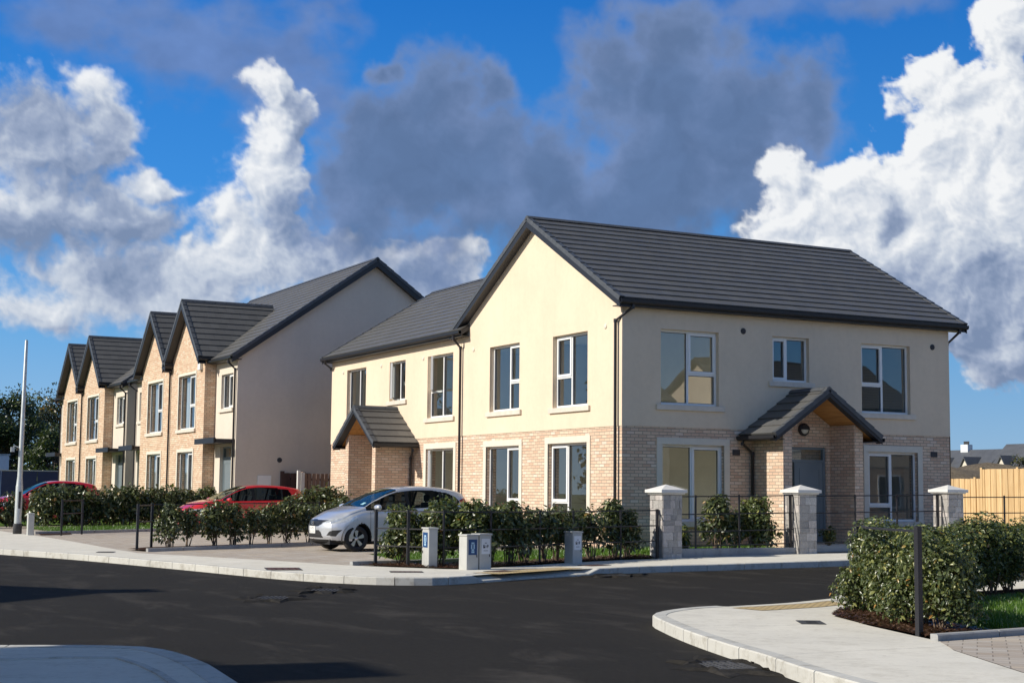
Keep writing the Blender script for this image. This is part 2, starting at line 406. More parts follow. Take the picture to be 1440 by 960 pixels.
def kerb(name, line, w=.15, top=.125, stone=.9, mat=None, side=1, bottom=-.05, drops=(), **kw):
    # a row of kerb stones along a polyline; side = +1 puts the width on the left of the direction of travel
    mb = MB(); P = [Vector((*p, 0)) for p in line]
    L = [0]
    for a, b in zip(P, P[1:]): L.append(L[-1]+(b-a).length)
    def at(s):
        s = max(0, min(L[-1], s))
        for i in range(len(P)-1):
            if s <= L[i+1] or i == len(P)-2:
                t = (s-L[i])/max(1e-6, L[i+1]-L[i]); p = P[i].lerp(P[i+1], t)
                d = (P[i+1]-P[i]).normalized()
                d0 = (P[i]-P[i-1]).normalized() if i else d; d1 = (P[i+2]-P[i+1]).normalized() if i < len(P)-2 else d
                dd = ((d0+d)*(1-t)/2 + (d+d1)*t/2).normalized()
                return p, Vector((-dd.y, dd.x, 0))*side
    s = 0
    while s < L[-1]-.05:
        e = min(s+stone-.008, L[-1]); rings = []
        for k in range(4):
            q = s+(e-s)*k/3; p, n = at(q); h = top
            for (a, b, hh) in drops:
                if p.x > a[0] and p.x < b[0] and p.y > a[1] and p.y < b[1]: h = hh
            zb = H(p.x, p.y); a = p; b = p+n*w; c = .012
            if h < top-.02: b = p+n*(w+.22)
            rings.append([(a.x,a.y,zb+bottom),(a.x,a.y,zb+h-c),((a+n*c).x,(a+n*c).y,zb+h),(b.x,b.y,zb+(h if h >= top-.02 else top+.003)),(b.x,b.y,zb+bottom)])
        vs = [v for r_ in rings for v in r_]
        fs = [(i*5+k, i*5+k+1, (i+1)*5+k+1, (i+1)*5+k) for i in range(3) for k in range(4)]
        mb.add(vs, fs + [(0,1,2,3,4), (15,16,17,18,19)])
        s = e+.014
    o = mb.build(name, mat or M['kerb']); kw.setdefault('kind', 'structure'); return tag(o, **kw)
# ------------------------------------------------------------------ houses
def wall(mb, o, u, n, u0, u1, z0, z1, holes=(), t=.3, off=0.0):
    us = sorted({u0, u1, *[h[0] for h in holes], *[h[1] for h in holes]}); zs = sorted({z0, z1, *[h[2] for h in holes], *[h[3] for h in holes]})
    us = [a for a in us if u0 <= a <= u1]; zs = [a for a in zs if z0 <= a <= z1]
    def hole(i, j):
        if i < 0 or j < 0 or i >= len(us)-1 or j >= len(zs)-1: return None
        a = (us[i]+us[i+1])/2; b = (zs[j]+zs[j+1])/2
        return any(h[0] < a < h[1] and h[2] < b < h[3] for h in holes)
    P = lambda a, b, d: o + u*a + Z*b + n*d
    for i in range(len(us)-1):
        for j in range(len(zs)-1):
            if hole(i, j): continue
            a0, a1, b0, b1 = us[i], us[i+1], zs[j], zs[j+1]
            mb.poly([P(a0,b0,off), P(a1,b0,off), P(a1,b1,off), P(a0,b1,off)], 0)
            mb.poly([P(a0,b0,-t), P(a0,b1,-t), P(a1,b1,-t), P(a1,b0,-t)], 1)
            for (di, dj, c) in ((-1,0,((a0,b0),(a0,b1))), (1,0,((a1,b0),(a1,b1))), (0,-1,((a0,b0),(a1,b0))), (0,1,((a0,b1),(a1,b1)))):
                if hole(i+di, j+dj):
                    (p, q), (r, s_) = c
                    mb.poly([P(p,q,off), P(r,s_,off), P(r,s_,-t), P(p,q,-t)], 0)
def window(house, o, u, n, u0, u1, z0, z1, mull=None, trans=None, sill=True, surround=0, sash=None, curtain=None, openw=None, d=.10, sillw=.14):
    P = lambda a, b, c: o + u*a + n*c + Z*b
    f = MB(); F = .055
    def fr(a0, a1, b0, b1, w, c0, c1):
        f.obox(o, u, n, Z, (a0, a0+w), (c0, c1), (b0, b1)); f.obox(o, u, n, Z, (a1-w, a1), (c0, c1), (b0, b1))
        f.obox(o, u, n, Z, (a0+w, a1-w), (c0, c1), (b0, b0+w)); f.obox(o, u, n, Z, (a0+w, a1-w), (c0, c1), (b1-w, b1))
    fr(u0, u1, z0, z1, F, -d-.07, -d)
    cells = []; seal = MB()
    xm = u0+(u1-u0)*mull if mull else None
    if xm: f.obox(o, u, n, Z, (xm-F/2, xm+F/2), (-d-.068, -d-.001), (z0+F, z1-F))
    sides = {'L': (u0+F, xm-F/2 if xm else u1-F), 'R': (xm+F/2 if xm else u0+F, u1-F)}
    for k, (a, b) in sides.items():
        if not xm and k == 'R': continue
        if trans and trans[0] == k:
            zt = z0+(z1-z0)*trans[1]
            f.obox(o, u, n, Z, (a, b), (-d-.067, -d-.002), (zt-F/2, zt+F/2))
            cells += [(k, a, b, z0+F, zt-F/2, 0), (k, a, b, zt+F/2, z1-F, 1)]
        else: cells.append((k, a, b, z0+F, z1-F, 2))
    gl = MB(); opened = []
    for (k, a, b, c, e, kind) in cells:
        s_ = 0
        if sash == k and kind in (1, 2):
            if openw: opened.append((a, b, c, e)); continue
            s_ = .05; fr(a-.012, b+.012, c-.012, e+.012, s_+.012, -d-.05, -d+.018)
        gl.poly([P(a+s_, c+s_, -d-.045), P(b-s_, c+s_, -d-.045), P(b-s_, e-s_, -d-.045), P(a+s_, e-s_, -d-.045)])
        for (aa, bb, cc, ee) in ((a+s_, a+s_+.012, c+s_, e-s_), (b-s_-.012, b-s_, c+s_, e-s_), (a+s_+.012, b-s_-.012, e-s_-.012, e-s_), (a+s_+.012, b-s_-.012, c+s_, c+s_+.012)):
            seal.obox(o, u, n, Z, (aa, bb), (-d-.044, -d-.03), (cc, ee))
    w = f.build('window', M['upvc'], house)
    gl.build('pane', M['glass'], w, fix=False); seal.build('glazing_seal', M['seal'], w)
    for (a, b, c, e) in opened:                   # casement swung outward about its hinge
        hinge, ang = openw
        o_ = MB(); uu = u*math.cos(ang) + n*math.sin(ang)*(1 if hinge == 'L' else -1)
        hp = P(a if hinge == 'L' else b, 0, -d); wd = b-a; nn = n*math.cos(ang) - u*math.sin(ang)*(1 if hinge == 'L' else -1)
        r = (0, wd) if hinge == 'L' else (-wd, 0)
        for q in ((r[0], r[0]+.06), (r[1]-.06, r[1])): o_.obox(hp, uu, nn, Z, q, (-.03, .03), (c, e))
        for q in ((c, c+.06), (e-.06, e)): o_.obox(hp, uu, nn, Z, (r[0]+.06, r[1]-.06), (-.03, .03), q)
        so = o_.build('open_sash', M['upvc'], w)
        g2 = MB(); g2.obox(hp, uu, nn, Z, (r[0]+.055, r[1]-.055), (-.006, .006), (c+.055, e-.055)); g2.build('pane', M['glass'], w)
    if sill:
        s_ = MB(); s_.obox(o, u, n, Z, (u0-sillw, u1+sillw), (-.05, .075), (z0-.13, z0-.004)); s_.build('sill', M['sill'], w, bevel=.008)
        s_ = MB(); s_.obox(o, u, n, Z, (u0, u1), (-d+.002, -.052), (z0-.05, z0-.006)); s_.build('sill_ledge', M['sill'], w)
    if surround:
        s_ = MB(); q = surround
        s_.obox(o, u, n, Z, (u0-q, u0), (-.02, .022), (z0-.05, z1)); s_.obox(o, u, n, Z, (u1, u1+q), (-.02, .022), (z0-.05, z1))
        s_.obox(o, u, n, Z, (u0-q, u1+q), (-.02, .024), (z1, z1+q)); s_.build('surround', M['surround'], w, bevel=.005)
    if curtain:
        c_ = MB(); 
        for (f0, f1, mt) in curtain:
            a = u0+(u1-u0)*f0; b = u0+(u1-u0)*f1; k = max(6, int((b-a)/.05)); pts = []
            for i in range(k+1): pts.append((a+(b-a)*i/k, -d-.22-.03*math.sin(i*1.9)))
            for i in range(k): c_.poly([P(pts[i][0], z0+.02, pts[i][1]), P(pts[i+1][0], z0+.02, pts[i+1][1]), P(pts[i+1][0], z1, pts[i+1][1]), P(pts[i][0], z1, pts[i][1])], mt)
        c_.build('curtain', [M['curtain'], M['curtain_dark']], w, fix=False)
    return w
def tiles(mb, o, a, s, n, L, W, gauge=.345, t=.034):
    # courses of lapped tiles: o = eaves corner, a along eaves, s up the slope, n out of the slope
    k = 0; q = 0.0
    while q < W-.02:
        e = min(q+gauge, W); e2 = min(e+.03, W)
        P = lambda x, y, z: o + a*x + s*y + n*z
        mb.poly([P(0,q,t), P(L,q,t), P(L,e2,.004), P(0,e2,.004)])
        mb.poly([P(0,q,-.012), P(L,q,-.012), P(L,q,t), P(0,q,t)])
        for x in (0, L): mb.poly([P(x,q,-.012), P(x,q,t), P(x,e2,.004)])
        q = e
def tile_uv(o, a, orig):
    me = o.data; uv = me.uv_layers[0].data; org = Vector(orig)
    for p in me.polygons:
        for li in p.loop_indices:
            c = me.vertices[me.loops[li].vertex_index].co - org
            al = c.dot(a); up = math.sqrt(max(0, (c - a*al).length_squared))
            uv[li].uv = (al, up)
def gable_roof(parent, o, a, c, a0, a1, hw, ze, zr, ends=(1,1), gut=(1,1), deck=.13, barge=.20, fasc=.17, gsz=.10, soff=.3, ridge=True, tiles_both=True, capw=.13, gapf=0):
    # ridge runs along a (from a0 to a1) through o; c = across, +-hw eaves at ze, ridge at zr
    P = lambda x, y, z: o + a*x + c*y + Z*z
    roof = MB(); L = a1-a0
    for sg in (-1, 1):
        s = (c*(-sg)*hw + Z*(zr-ze)).normalized(); W = math.hypot(hw, zr-ze)
        n = s.cross(a)
        if n.z < 0: n = -n
        tiles(roof, P(a0, sg*hw, ze), a, s, n, L, W)
    r = roof.build('roof', M['tile'], parent, fix=False)
    # uv: along ridge / up slope measured from the ridge
    me = r.data; uv = me.uv_layers[0].data
    for p in me.polygons:
        for li in p.loop_indices:
            v = me.vertices[me.loops[li].vertex_index].co - o
            y = v.dot(c); uv[li].uv = (v.dot(a), math.hypot(hw, zr-ze)*(1-abs(y)/hw)*-1 + (1000*.35 if y > 0 else 500*.35))
    dk = MB(); q = .013
    dk.prism([P(a0+.01, -hw+.02, ze-q), P(a0+.01, 0, zr-q), P(a0+.01, hw-.02, ze-q), P(a0+.01, hw-.02, ze-q-deck), P(a0+.01, 0, zr-q-deck), P(a0+.01, -hw+.02, ze-q-deck)], a*(L-.02))
    dk.build('roof_deck', M['soffit'], r)
    if ridge:
        rd = MB(); x = a0
        while x < a1-.01:
            e = min(x+.44, a1); y0 = .115; t = (zr-ze)/hw
            for dx0, dx1, up in ((x, e, .0),):
                pts = [P(dx0, -y0, zr-y0*t+.045), P(dx0, -y0*.45, zr-.012+.05), P(dx0, 0, zr+.012+.05), P(dx0, y0*.45, zr-.012+.05), P(dx0, y0, zr-y0*t+.045), P(dx0, 0, zr-.03)]
                rd.prism(pts, a*(dx1-dx0-.012))
            x = e
        rd.build('ridge_tiles', M['verge'], r)
    for k, x in enumerate((a0, a1)):
        if not ends[k]: continue
        d = -1 if k == 0 else 1
        bb = MB(); vc = MB()
        for sg in (-1, 1):
            lo, hi = (hw-.0), 0
            # bargeboard just inside the verge
            pts = [P(x, sg*hw, ze-.02), P(x, 0, zr-.02), P(x, 0, zr-.02-barge*1.15), P(x, sg*hw, ze-.02-barge)]
            bb.prism(pts, a*(-d*.03))
            # dry verge caps, one per course
            W = math.hypot(hw, zr-ze); s = (c*(-sg)*hw + Z*(zr-ze)).normalized(); n = s.cross(a); n = n if n.z > 0 else -n
            q = 0
            while q < W-.05:
                e = min(q+.345, W); base = P(x, sg*hw, ze)
                A = base + s*q; B = base + s*e
                p4 = [A + n*.048, B + n*.030, B - n*.07, A - n*.07]
                vc.prism([p + a*(d*.012) for p in p4], a*(-d*capw))
                q = e
        bb.build('bargeboard', M['fascia'], r); vc.build('verge_caps', M['verge'], r)
        if soff:
            so = MB()
            for sg in (-1, 1):
                zz = barge*.9
                so.prism([P(x-d*.03, sg*hw, ze-zz), P(x-d*.03, 0, zr-zz*1.1), P(x-d*.03, 0, zr-zz*1.1-.02), P(x-d*.03, sg*hw, ze-zz-.02)], a*(-d*(soff-.03)))
            so.build('verge_soffit', M['soffit'], r)
    for k, sg in enumerate((-1, 1)):
        if not gut[k]: continue
        fa = MB(); fa.obox(o, a, c*sg, Z, (a0+.03, a1-.03), (hw-.06, hw-.035), (ze-.02-fasc, ze-.015)); 
        fa.obox(o, a, c*sg, Z, (a0+.03, a1-.03), (hw-.06-soff, hw-.06), (ze-.02-fasc, ze-.0-fasc))
        fa.build('fascia', M['fascia'], r)
        g = MB(); y0 = hw-.032
        prof = [(y0, -.02), (y0, -.10), (y0+.03, -.125), (y0+.075, -.125), (y0+.105, -.095), (y0+.11, -.025), (y0+.098, -.025), (y0+.09, -.09), (y0+.07, -.112), (y0+.035, -.112), (y0+.012, -.095), (y0+.012, -.02)]
        g.prism([o + a*(a0+.0) + c*sg*p + Z*(ze+q+.0) for p, q in prof], a*(L))
        g.build('gutter', M['fascia'], r)
    return r
def downpipe(parent, path, r=.036, clips=()):
    mb = MB(); mb.tube(path, r, 10)
    for p, n in clips: 
        mb.tube([Vector(p)-Z*.03, Vector(p)+Z*.03], r*1.35, 10)
    # swan-neck sockets
    for p in path[1:-1]: mb.tube([Vector(p)-Z*.04, Vector(p)+Z*.04], r*1.25, 10)
    return mb.build('downpipe', M['pipe'], parent)
def disc(name, parent, c, n, r, mat, t=.02):
    mb = MB(); mb.lathe([(0,t),(r*.8,t),(r,t*.6),(r,-.01),(0,-.01)], c, n, 20); return mb.build(name, mat, parent)
def front_door(house, o, u, n, u0, u1, z0, z1, zf, mat, glz='L', d=.08):
    f = MB(); F = .06
    for q in ((u0, u0+F), (u1-F, u1)): f.obox(o, u, n, Z, q, (-d-.09, -d), (z0, z1))
    for q in ((z1-F, z1), (zf-F/2, zf+F/2)): f.obox(o, u, n, Z, (u0+F, u1-F), (-d-.088, -d-.002), q)
    xs = u0+F+.24 if glz == 'L' else u1-F-.24          # side light
    f.obox(o, u, n, Z, (xs-F/2, xs+F/2), (-d-.086, -d-.004), (z0, zf-F/2))
    door = f.build('front_door', mat, house)
    g = MB()
    a, b = (u0+F, xs-F/2) if glz == 'L' else (xs+F/2, u1-F)
    for (p, q, r_, s_) in ((a, b, z0+.05, zf-F/2), (u0+F, u1-F, zf+F/2, z1-F)):
        g.obox(o, u, n, Z, (p, q), (-d-.05, -d-.042), (r_, s_))
    g.build('pane', M['glass'], door)
    a, b = (xs+F/2, u1-F) if glz == 'L' else (u0+F, xs-F/2)
    l = MB(); l.obox(o, u, n, Z, (a, b), (-d-.065, -d-.02), (z0+.01, zf-F/2-.002))
    w = b-a
    for (p, q, r_, s_) in ((a+.1, b-.1, z0+.15, z0+.75), (a+.1, b-.1, z0+.95, zf-.18)):
        for (aa, bb, cc, ee) in ((p, p+.02, r_, s_), (q-.02, q, r_, s_), (p+.02, q-.02, r_, r_+.02), (p+.02, q-.02, s_-.02, s_)):
            l.obox(o, u, n, Z, (aa, bb), (-d-.021, -d-.010), (cc, ee))
    leaf = l.build('door_leaf', mat, door)
    h = MB(); hx = a+.08 if glz == 'L' else b-.08
    h.obox(o, u, n, Z, (hx-.02, hx+.02), (-d-.02, -d-.008), (z0+.85, z0+1.12)); h.tube([o+u*hx+n*(-d+.03)+Z*(z0+1.0), o+u*(hx+(.12 if glz == 'L' else -.12))+n*(-d+.03)+Z*(z0+1.0)], .011, 8)
    h.tube([o+u*hx+n*(-d-.01)+Z*(z0+1.0), o+u*hx+n*(-d+.035)+Z*(z0+1.0)], .012, 8)
    h.obox(o, u, n, Z, (a+w*.35, a+w*.65), (-d-.02, -d-.006), (z0+.83, z0+.89))
    h.build('door_furniture', M['chrome'], door)
    s_ = MB(); s_.obox(o, u, n, Z, (u0-.05, u1+.05), (-d, .12), (z0-.12, z0-.004)); s_.build('doorstep', M['sill'], door)
    return door
def porch(house, o, w, out, door=None, depth=1.45, hw=1.6, pier=1.2, pw=.26, pd=1.2, ze=2.9, zr=4.0, zbase=.15, lamp=None, brick='brick', pipe_side=-1):
    # o: point on the wall under the ridge; w along the wall; out = outward
    pr = MB(); P = lambda a, b, c: o + w*a + out*b + Z*c
    sl = (zr-ze)/hw
    for sg in (-1, 1):
        a0, a1 = sg*(pier-pw), sg*pier
        zt = lambda a: ze + (hw-abs(a))*sl - .17
        pts = [P(a0, .002, zbase), P(a1, .002, zbase), P(a1, .002, zt(a1)), P(a0, .002, zt(a0))]
        pr.prism(pts, out*pd)
    # brick gable above the lining, on the house wall
    zt = lambda a: ze + (hw-abs(a))*sl - .15
    q = pier-pw-.002; I = .28
    d0, d1, dz0, dz1 = door
    wall(pr, o+out*I, w, out, -q, q, zbase, 2.9, [(d0, d1, zbase, dz1)], t=I-.004)
    pr.prism([P(-q, .004, 2.9), P(q, .004, 2.9), P(q, .004, zt(q)), P(0, .004, zt(0)-.03), P(-q, .004, zt(q))], out*(I-.004))
    pc = pr.build('porch', [M[brick], M[brick]], house)
    front_door(house, o+out*I, w, out, d0, d1, dz0, dz1, dz1-.34, M['door_grey'], 'L' if out.y else 'R', d=.05)
    r = gable_roof(pc, o, out, w, .01, depth, hw, ze, zr, ends=(0,1), gut=(1,1), deck=.10, barge=.15, fasc=.10, soff=.22)
    li = MB()
    for sg in (-1, 1):
        n = 9
        for i in range(n):
            a0 = (hw-.03)*i/n+.004; a1 = (hw-.03)*(i+1)/n-.004
            z0 = zr-.125-a0*sl; z1 = zr-.125-a1*sl
            li.prism([P(sg*a0, .06, z0), P(sg*a1, .06, z1), P(sg*a1, .06, z1-.02), P(sg*a0, .06, z0-.02)], out*(depth-.12))
    li.build('porch_lining', M['timber_soffit'], pc)
    st = MB(); st.obox(o, w, out, Z, (-pier+pw+.01, pier-pw-.01), (I+.002, pd), (zbase-.05, zbase+.14)); st.build('porch_step', M['sill'], pc)
    if lamp is not None:
        l = MB(); c = P(lamp, I+.002, 3.08); l.lathe([(.155,0),(.155,.05),(.13,.075),(.10,.075)], c, out, 24); lm = l.build('porch_lamp', M['fascia'], house)
        l = MB(); l.lathe([(.11,.05),(.11,.075),(.08,.105),(0,.12)], c, out, 24); l.build('lamp_glass', M['lamp_glass'], lm)
        l = MB()
        for i in range(6):
            a = R(i*30); b_ = R(30+i*30)
            l.prism([c+out*.08, c+out*.08+w*.118*math.cos(a)+Z*.118*math.sin(a), c+out*.08+w*.118*math.cos(b_)+Z*.118*math.sin(b_)], out*.045)
        l.build('lamp_hood', M['fascia'], lm)
    x = pipe_side
    downpipe(pc, [P(x*(hw+.03), .25, ze-.12), P(x*(hw+.03), .2, ze-.2), P(x*(pier+.06), .09, ze-.42), P(x*(pier+.06), .09, zbase)], .034)
    return pc

WT = .30
def rooms(house, x0, x1, y0, y1, zf, zm, zt, px=(), py=()):
    mb = MB(); mb.box((x0,y0,zf-.1),(x1,y1,zf), 1); mb.box((x0,y0,zm),(x1,y1,zm+.2), 0); mb.box((x0,y0,zt),(x1,y1,zt+.04), 0)
    for p in px: mb.box((p,y0,zf),(p+.1,y1,zt))
    for p in py: mb.box((x0,p,zf),(x1,p+.1,zt))
    # floor finish upstairs
    mb.box((x0,y0,zm+.2),(x1,y1,zm+.22), 1)
    return mb.build('interior', [M['plaster'], M['floorboards']], house)

# ---- corner house: gable end to the main road (X = 0), porch front to the side road (Y = 0)
ZB, ZE = 3.04, 5.86
O0 = Vector((0,0,0))
ch = empty('house', (0,0,0), label='cream and brick corner house with big front gable, charcoal tiled roof and gabled porch', cat='house', group='cream houses with brick ground floor')
gf = [(1.10,2.85,.85,2.64), (7.28,8.90,.85,2.60)]; gdoor = (4.43,5.57,.35,2.66)
ff = [(1.05,2.70,3.57,5.34), (4.30,5.42,4.25,5.35), (7.08,8.68,3.57,5.33)]
gg = [(5.03,6.93,.55,2.70), (1.57,3.49,.55,2.70)]
gu = [(5.04,6.75,3.63,5.38), (1.55,3.26,3.58,5.37)]
b = MB(); wall(b, O0, X, -Y, 0, 10, .1, ZB, gf)
wall(b, O0, Y, -X, 0, 8.54, .1, ZB, gg)
wall(b, Vector((10,0,0)), Y, X, 0, 8.54, .1, ZB); wall(b, Vector((0,8.54,0)), X, Y, 3, 10, .1, ZB)
b.build('ground_floor_wall', [M['brick'], M['plaster']], ch, fix=False)
b = MB(); wall(b, O0, X, -Y, -.016, 10.016, ZB, ZE+.06, ff, off=.016)
wall(b, O0, Y, -X, -.016, 8.54, ZB, ZE+.0, gu, off=.016)
wall(b, Vector((10,0,0)), Y, X, -.016, 8.54, ZB, ZE+.0, off=.016); wall(b, Vector((0,8.54,0)), X, Y, 3, 10, ZB, ZE)
zw = lambda hwid, y: 8.30 - abs(y-4.27)*.56
for xx, d in ((-.016, 1), (10.016, -1)):
    b.prism([(xx,0,ZE),(xx,8.54,ZE),(xx,8.54,5.98),(xx,4.27,8.36),(xx,0,5.98)], X*d*.3)
b.build('upper_wall', [M['render'], M['plaster']], ch, fix=False)
rooms(ch, .31, 9.69, .31, 8.2, .35, 2.92, 5.75, px=(3.9, 6.6), py=())
gable_roof(ch, Vector((0,4.27,0)), X, Y, -.26, 10.40, 4.57, 5.96, 8.52, gut=(1,0), fasc=.15)
W_ = lambda h, **k: window(ch, O0, X, -Y, *h, **k)
W_(ff[0], mull=.50, trans=('R', .42), sash='R'); W_(ff[1], mull=.44, sash='L'); W_(ff[2], mull=.47, trans=('L', .40), sash='L')
W_(gf[0], mull=.50, sash='R', surround=.16); W_(gf[1], mull=.50, trans=('L', .22), sash='L', surround=.16)
W_ = lambda h, **k: window(ch, O0, Y, -X, *h, **k)
W_(gu[0], mull=.42, trans=('L', .42), sash='L'); W_(gu[1], mull=.55, trans=('R', .42), sash='R')
W_(gg[0], mull=.44, trans=('L', .33), sash='L', surround=.16); W_(gg[1], mull=.56, trans=('R', .33), sash='R', surround=.16)
porch(ch, Vector((4.88,0,0)), X, -Y, door=(-.38,.83,.35,2.66), lamp=.12, pipe_side=-1, zbase=.2)
for c, n in (((3.42,-.016,5.42), -Y), ((9.45,-.016,5.35), -Y), ((-.016,.72,5.40), -X), ((-.016,7.75,5.40), -X)): disc('wall_vent', ch, Vector(c), n, .075 if n == -Y else .06, M['iron'] if n == -Y else M['surround'])
for (a, b_, z0) in ((3.10,-.004,2.42), (9.35,-.004,2.5)):
    mb = MB(); mb.box((a, b_, z0), (a+.21, -.02, z0+.14)); mb.build('air_brick', M['iron'], ch)
downpipe(ch, [(.12,-.30,5.84), (.10,-.30,5.76), (-.09,.16,5.48), (-.09,.16,.15)])
downpipe(ch, [(10.15,-.30,5.84), (10.15,-.28,5.76), (10.10,.12,5.48), (10.10,.12,.2)])

# ---- attached house to its left, side on, ridge along Y
ah = empty('house', (0,8.56,0), label='cream and brick attached house with gabled porch between the corner house and the grey gable', cat='house', group='cream houses with brick ground floor')
OA = Vector((0,0,0)); LA = 10.04
ga = [(.42,2.28,.6,2.72)]; da = (4.18,5.32,.35,2.66)
ua = [(.50,2.24,3.62,5.43), (3.86,5.08,4.25,5.46), (7.0,8.66,3.6,5.45)]
b = MB(); wall(b, OA, Y, -X, 0, LA, .1, ZB, ga); wall(b, Vector((0,LA,0)), X, Y, 0, 7.6, .1, ZB); wall(b, Vector((7.6,0,0)), Y, X, 0, LA, .1, ZB)
b.build('ground_floor_wall', [M['brick'], M['plaster']], ah, fix=False)
b = MB(); wall(b, OA, Y, -X, 0, LA+.016, ZB, ZE+.06, ua, off=.016); wall(b, Vector((0,LA,0)), X, Y, -.016, 7.6, ZB, ZE, off=.016); wall(b, Vector((7.6,0,0)), Y, X, 0, LA, ZB, ZE)
b.prism([(0,LA+.016,ZE),(7.6,LA+.016,ZE),(7.6,LA+.016,5.98),(3.8,LA+.016,8.3),(0,LA+.016,5.98)], Y*-.3)
b.build('upper_wall', [M['render'], M['plaster']], ah, fix=False)
rooms(ah, .31, 7.2, .31, LA-.31, .35, 2.92, 5.75, px=(4.2,), py=(3.1, 6.2))
gable_roof(ah, Vector((3.8,0,0)), Y, X, -.55, LA+.26, 4.1, 5.96, 8.48, ends=(0,1), gut=(1,0), fasc=.15)
W_ = lambda h, **k: window(ah, OA, Y, -X, *h, **k)
W_(ua[0], mull=.5, trans=('R', .42), sash='R', openw=('R', R(25))); W_(ua[1], mull=.5, sash='R', openw=('R', R(31))); W_(ua[2], mull=.46, trans=('L', .2), sash=None)
W_(ga[0], mull=.5, sash='R', openw=('R', R(27)), surround=.16)
porch(ah, Vector((0,4.45,0)), Y, -X, door=(-.62,.60,.35,2.66), hw=1.62, pier=1.2, lamp=None, pipe_side=-1, zbase=.2)
for q in (2.55, 5.75, 9.0): disc('wall_vent', ah, Vector((-.016, q, 5.40)), -X, .06, M['surround'])
downpipe(ah, [(-.33,-.14,5.84), (-.33,-.14,5.74), (-.09,-.12,5.50), (-.09,-.12,.15)])
downpipe(ah, [(-.33,LA-.2,5.84), (-.33,LA-.1,5.76), (-.09,LA-.06,5.6), (-.05,LA+.05,5.55)], .03)

# ---- the row of semi-detached houses with brick gabled bays beyond
def row_house(y0, sg, label, first):
    # y0 = outer end wall, sg=+1 entrance at the low-Y end, -1 at the high-Y end
    h = empty('house', (-2.26, y0, 0), label=label, cat='house', group='houses with tall brick gabled bays')
    Wd, D = 7.18, 10.24; O = Vector((0,0,0)); U = Y*sg; B = Vector((-.43,0,0))
    ent_w = (.50,1.90,4.38,5.62) if first else (.50,1.90,4.38,5.62)
    door = (.50,1.85,.5,3.02)
    b = MB(); wall(b, O, U, -X, 0, 2.56, .1, 6.2, [ent_w, door]); 
    wall(b, O, X, -U, 0, D, .1, 6.2); wall(b, Vector((D,0,0)), U, X, 0, Wd, .1, 6.2)
    for xx, d in ((0, 1),):
        pass
    b.prism([(0.001,0,6.2),(D,0,6.2),(D,0,6.28),(D/2,0,9.84),(0.001,0,6.28)], U*.3)
    b.build('rendered_wall', [M['render_row'], M['plaster']], h, fix=False)
    uw = (3.70,6.00,3.74,5.78); gw = (3.86,5.92,1.0,2.88)
    b = MB(); wall(b, B, U, -X, 2.56, Wd, .1, 6.36, [uw, gw])
    b.prism([B+U*2.56+Z*6.36, B+U*Wd+Z*6.36, B+U*((2.56+Wd)/2)+Z*8.36], X*.3)
    q0 = B+U*2.5605+X*.001
    b.prism([q0+Z*.1, q0+Z*6.36, q0+Z*6.36+X*.45, q0+Z*.1+X*.45], U*.28)
    b.build('bay', [M['brick_row'], M['plaster']], h, fix=False)
    p = .35
    mb = MB()
    for (z0, z1) in ((.35,.45), (3.0,3.25), (6.15,6.2)): mb.obox(O, U, X, Z, (.31, Wd-.05), (.32, D-.35), (z0, z1))
    mb.obox(O, U, X, Z, (2.56, 2.66), (0, 5), (.45, 6.15)); mb.obox(O, U, X, Z, (.31, Wd-.05), (4.0, 4.1), (.45, 6.15)); mb.obox(O, U, X, Z, (Wd-.1, Wd), (-.1, D-.35), (.1, 6.15))
    mb.build('interior', M['plaster'], h)
    cur = [(0, .30, 0), (.82, 1, 0)] if first else [(0, .2, 0), (.8, 1, 1)]
    cg = [(0, .34, 0), (.75, 1, 0)] if first else [(.0, .25, 0), (.7, 1, 0)]
    window(h, B, U, -X, *uw, mull=.45 if sg > 0 else .55, trans=('L' if sg > 0 else 'R', .42), sash='L' if sg > 0 else 'R', surround=.10, curtain=cur)
    window(h, B, U, -X, *gw, mull=.45 if sg > 0 else .55, trans=None, sash='L' if sg > 0 else 'R', surround=.12, curtain=cg)
    window(h, O, U, -X, *ent_w, mull=.5, sash='L', curtain=[(.0,.5,0)])
    front_door(h, O, U, -X, *door, 2.62, M['door_grey'], 'L' if sg > 0 else 'R', d=.12)
    r = gable_roof(h, Vector((D/2,0,0)), U, X, -.28, Wd+.0, D/2+.3, 6.18, 10.02, ends=(1,0), gut=(1,0), fasc=.12, barge=.24)
    yc = (2.56+Wd)/2
    gable_roof(h, B+U*yc, X, U, -.33, 3.3, (Wd-2.56)/2+.20, 6.30, 8.62, ends=(1,0), gut=(1,1), fasc=.10, soff=.30, barge=.26)
    c = MB(); c.obox(O, U, -X, Z, (.15, 2.54), (.0, .72), (3.12, 3.26)); cc = c.build('canopy', M['fascia'], h, bevel=.01)
    c = MB(); c.obox(O, U, -X, Z, (.15, 2.54), (.68, .76), (3.10, 3.30)); c.build('canopy_fascia', M['fascia'], cc)
    downpipe(h, [O+U*.05-X*.33+Z*6.05, O+U*.05-X*.33+Z*5.95, O+U*.12-X*.06+Z*5.72, O+U*.12-X*.06+Z*.1])
    if sg > 0:
        downpipe(h, [B+U*(Wd-.05)-X*.30+Z*6.28, B+U*(Wd-.05)-X*.28+Z*6.2, B+U*(Wd-.02)-X*.06+Z*6.0, B+U*(Wd-.02)-X*.06+Z*.1])
    if first:
        a = MB(); a.obox(B, U, -X, Z, (2.86, 3.16), (.0, .12), (5.85, 6.12)); a.build('alarm_box', M['upvc'], h, bevel=.02)
    for q in (3.35, 6.35): disc('wall_vent', h, B+U*q+Z*5.95, -X, .055, M['surround'])
    return h
row_house(22.0, 1, 'brick gabled house at the near end of the row, with grey windowless side wall', True)
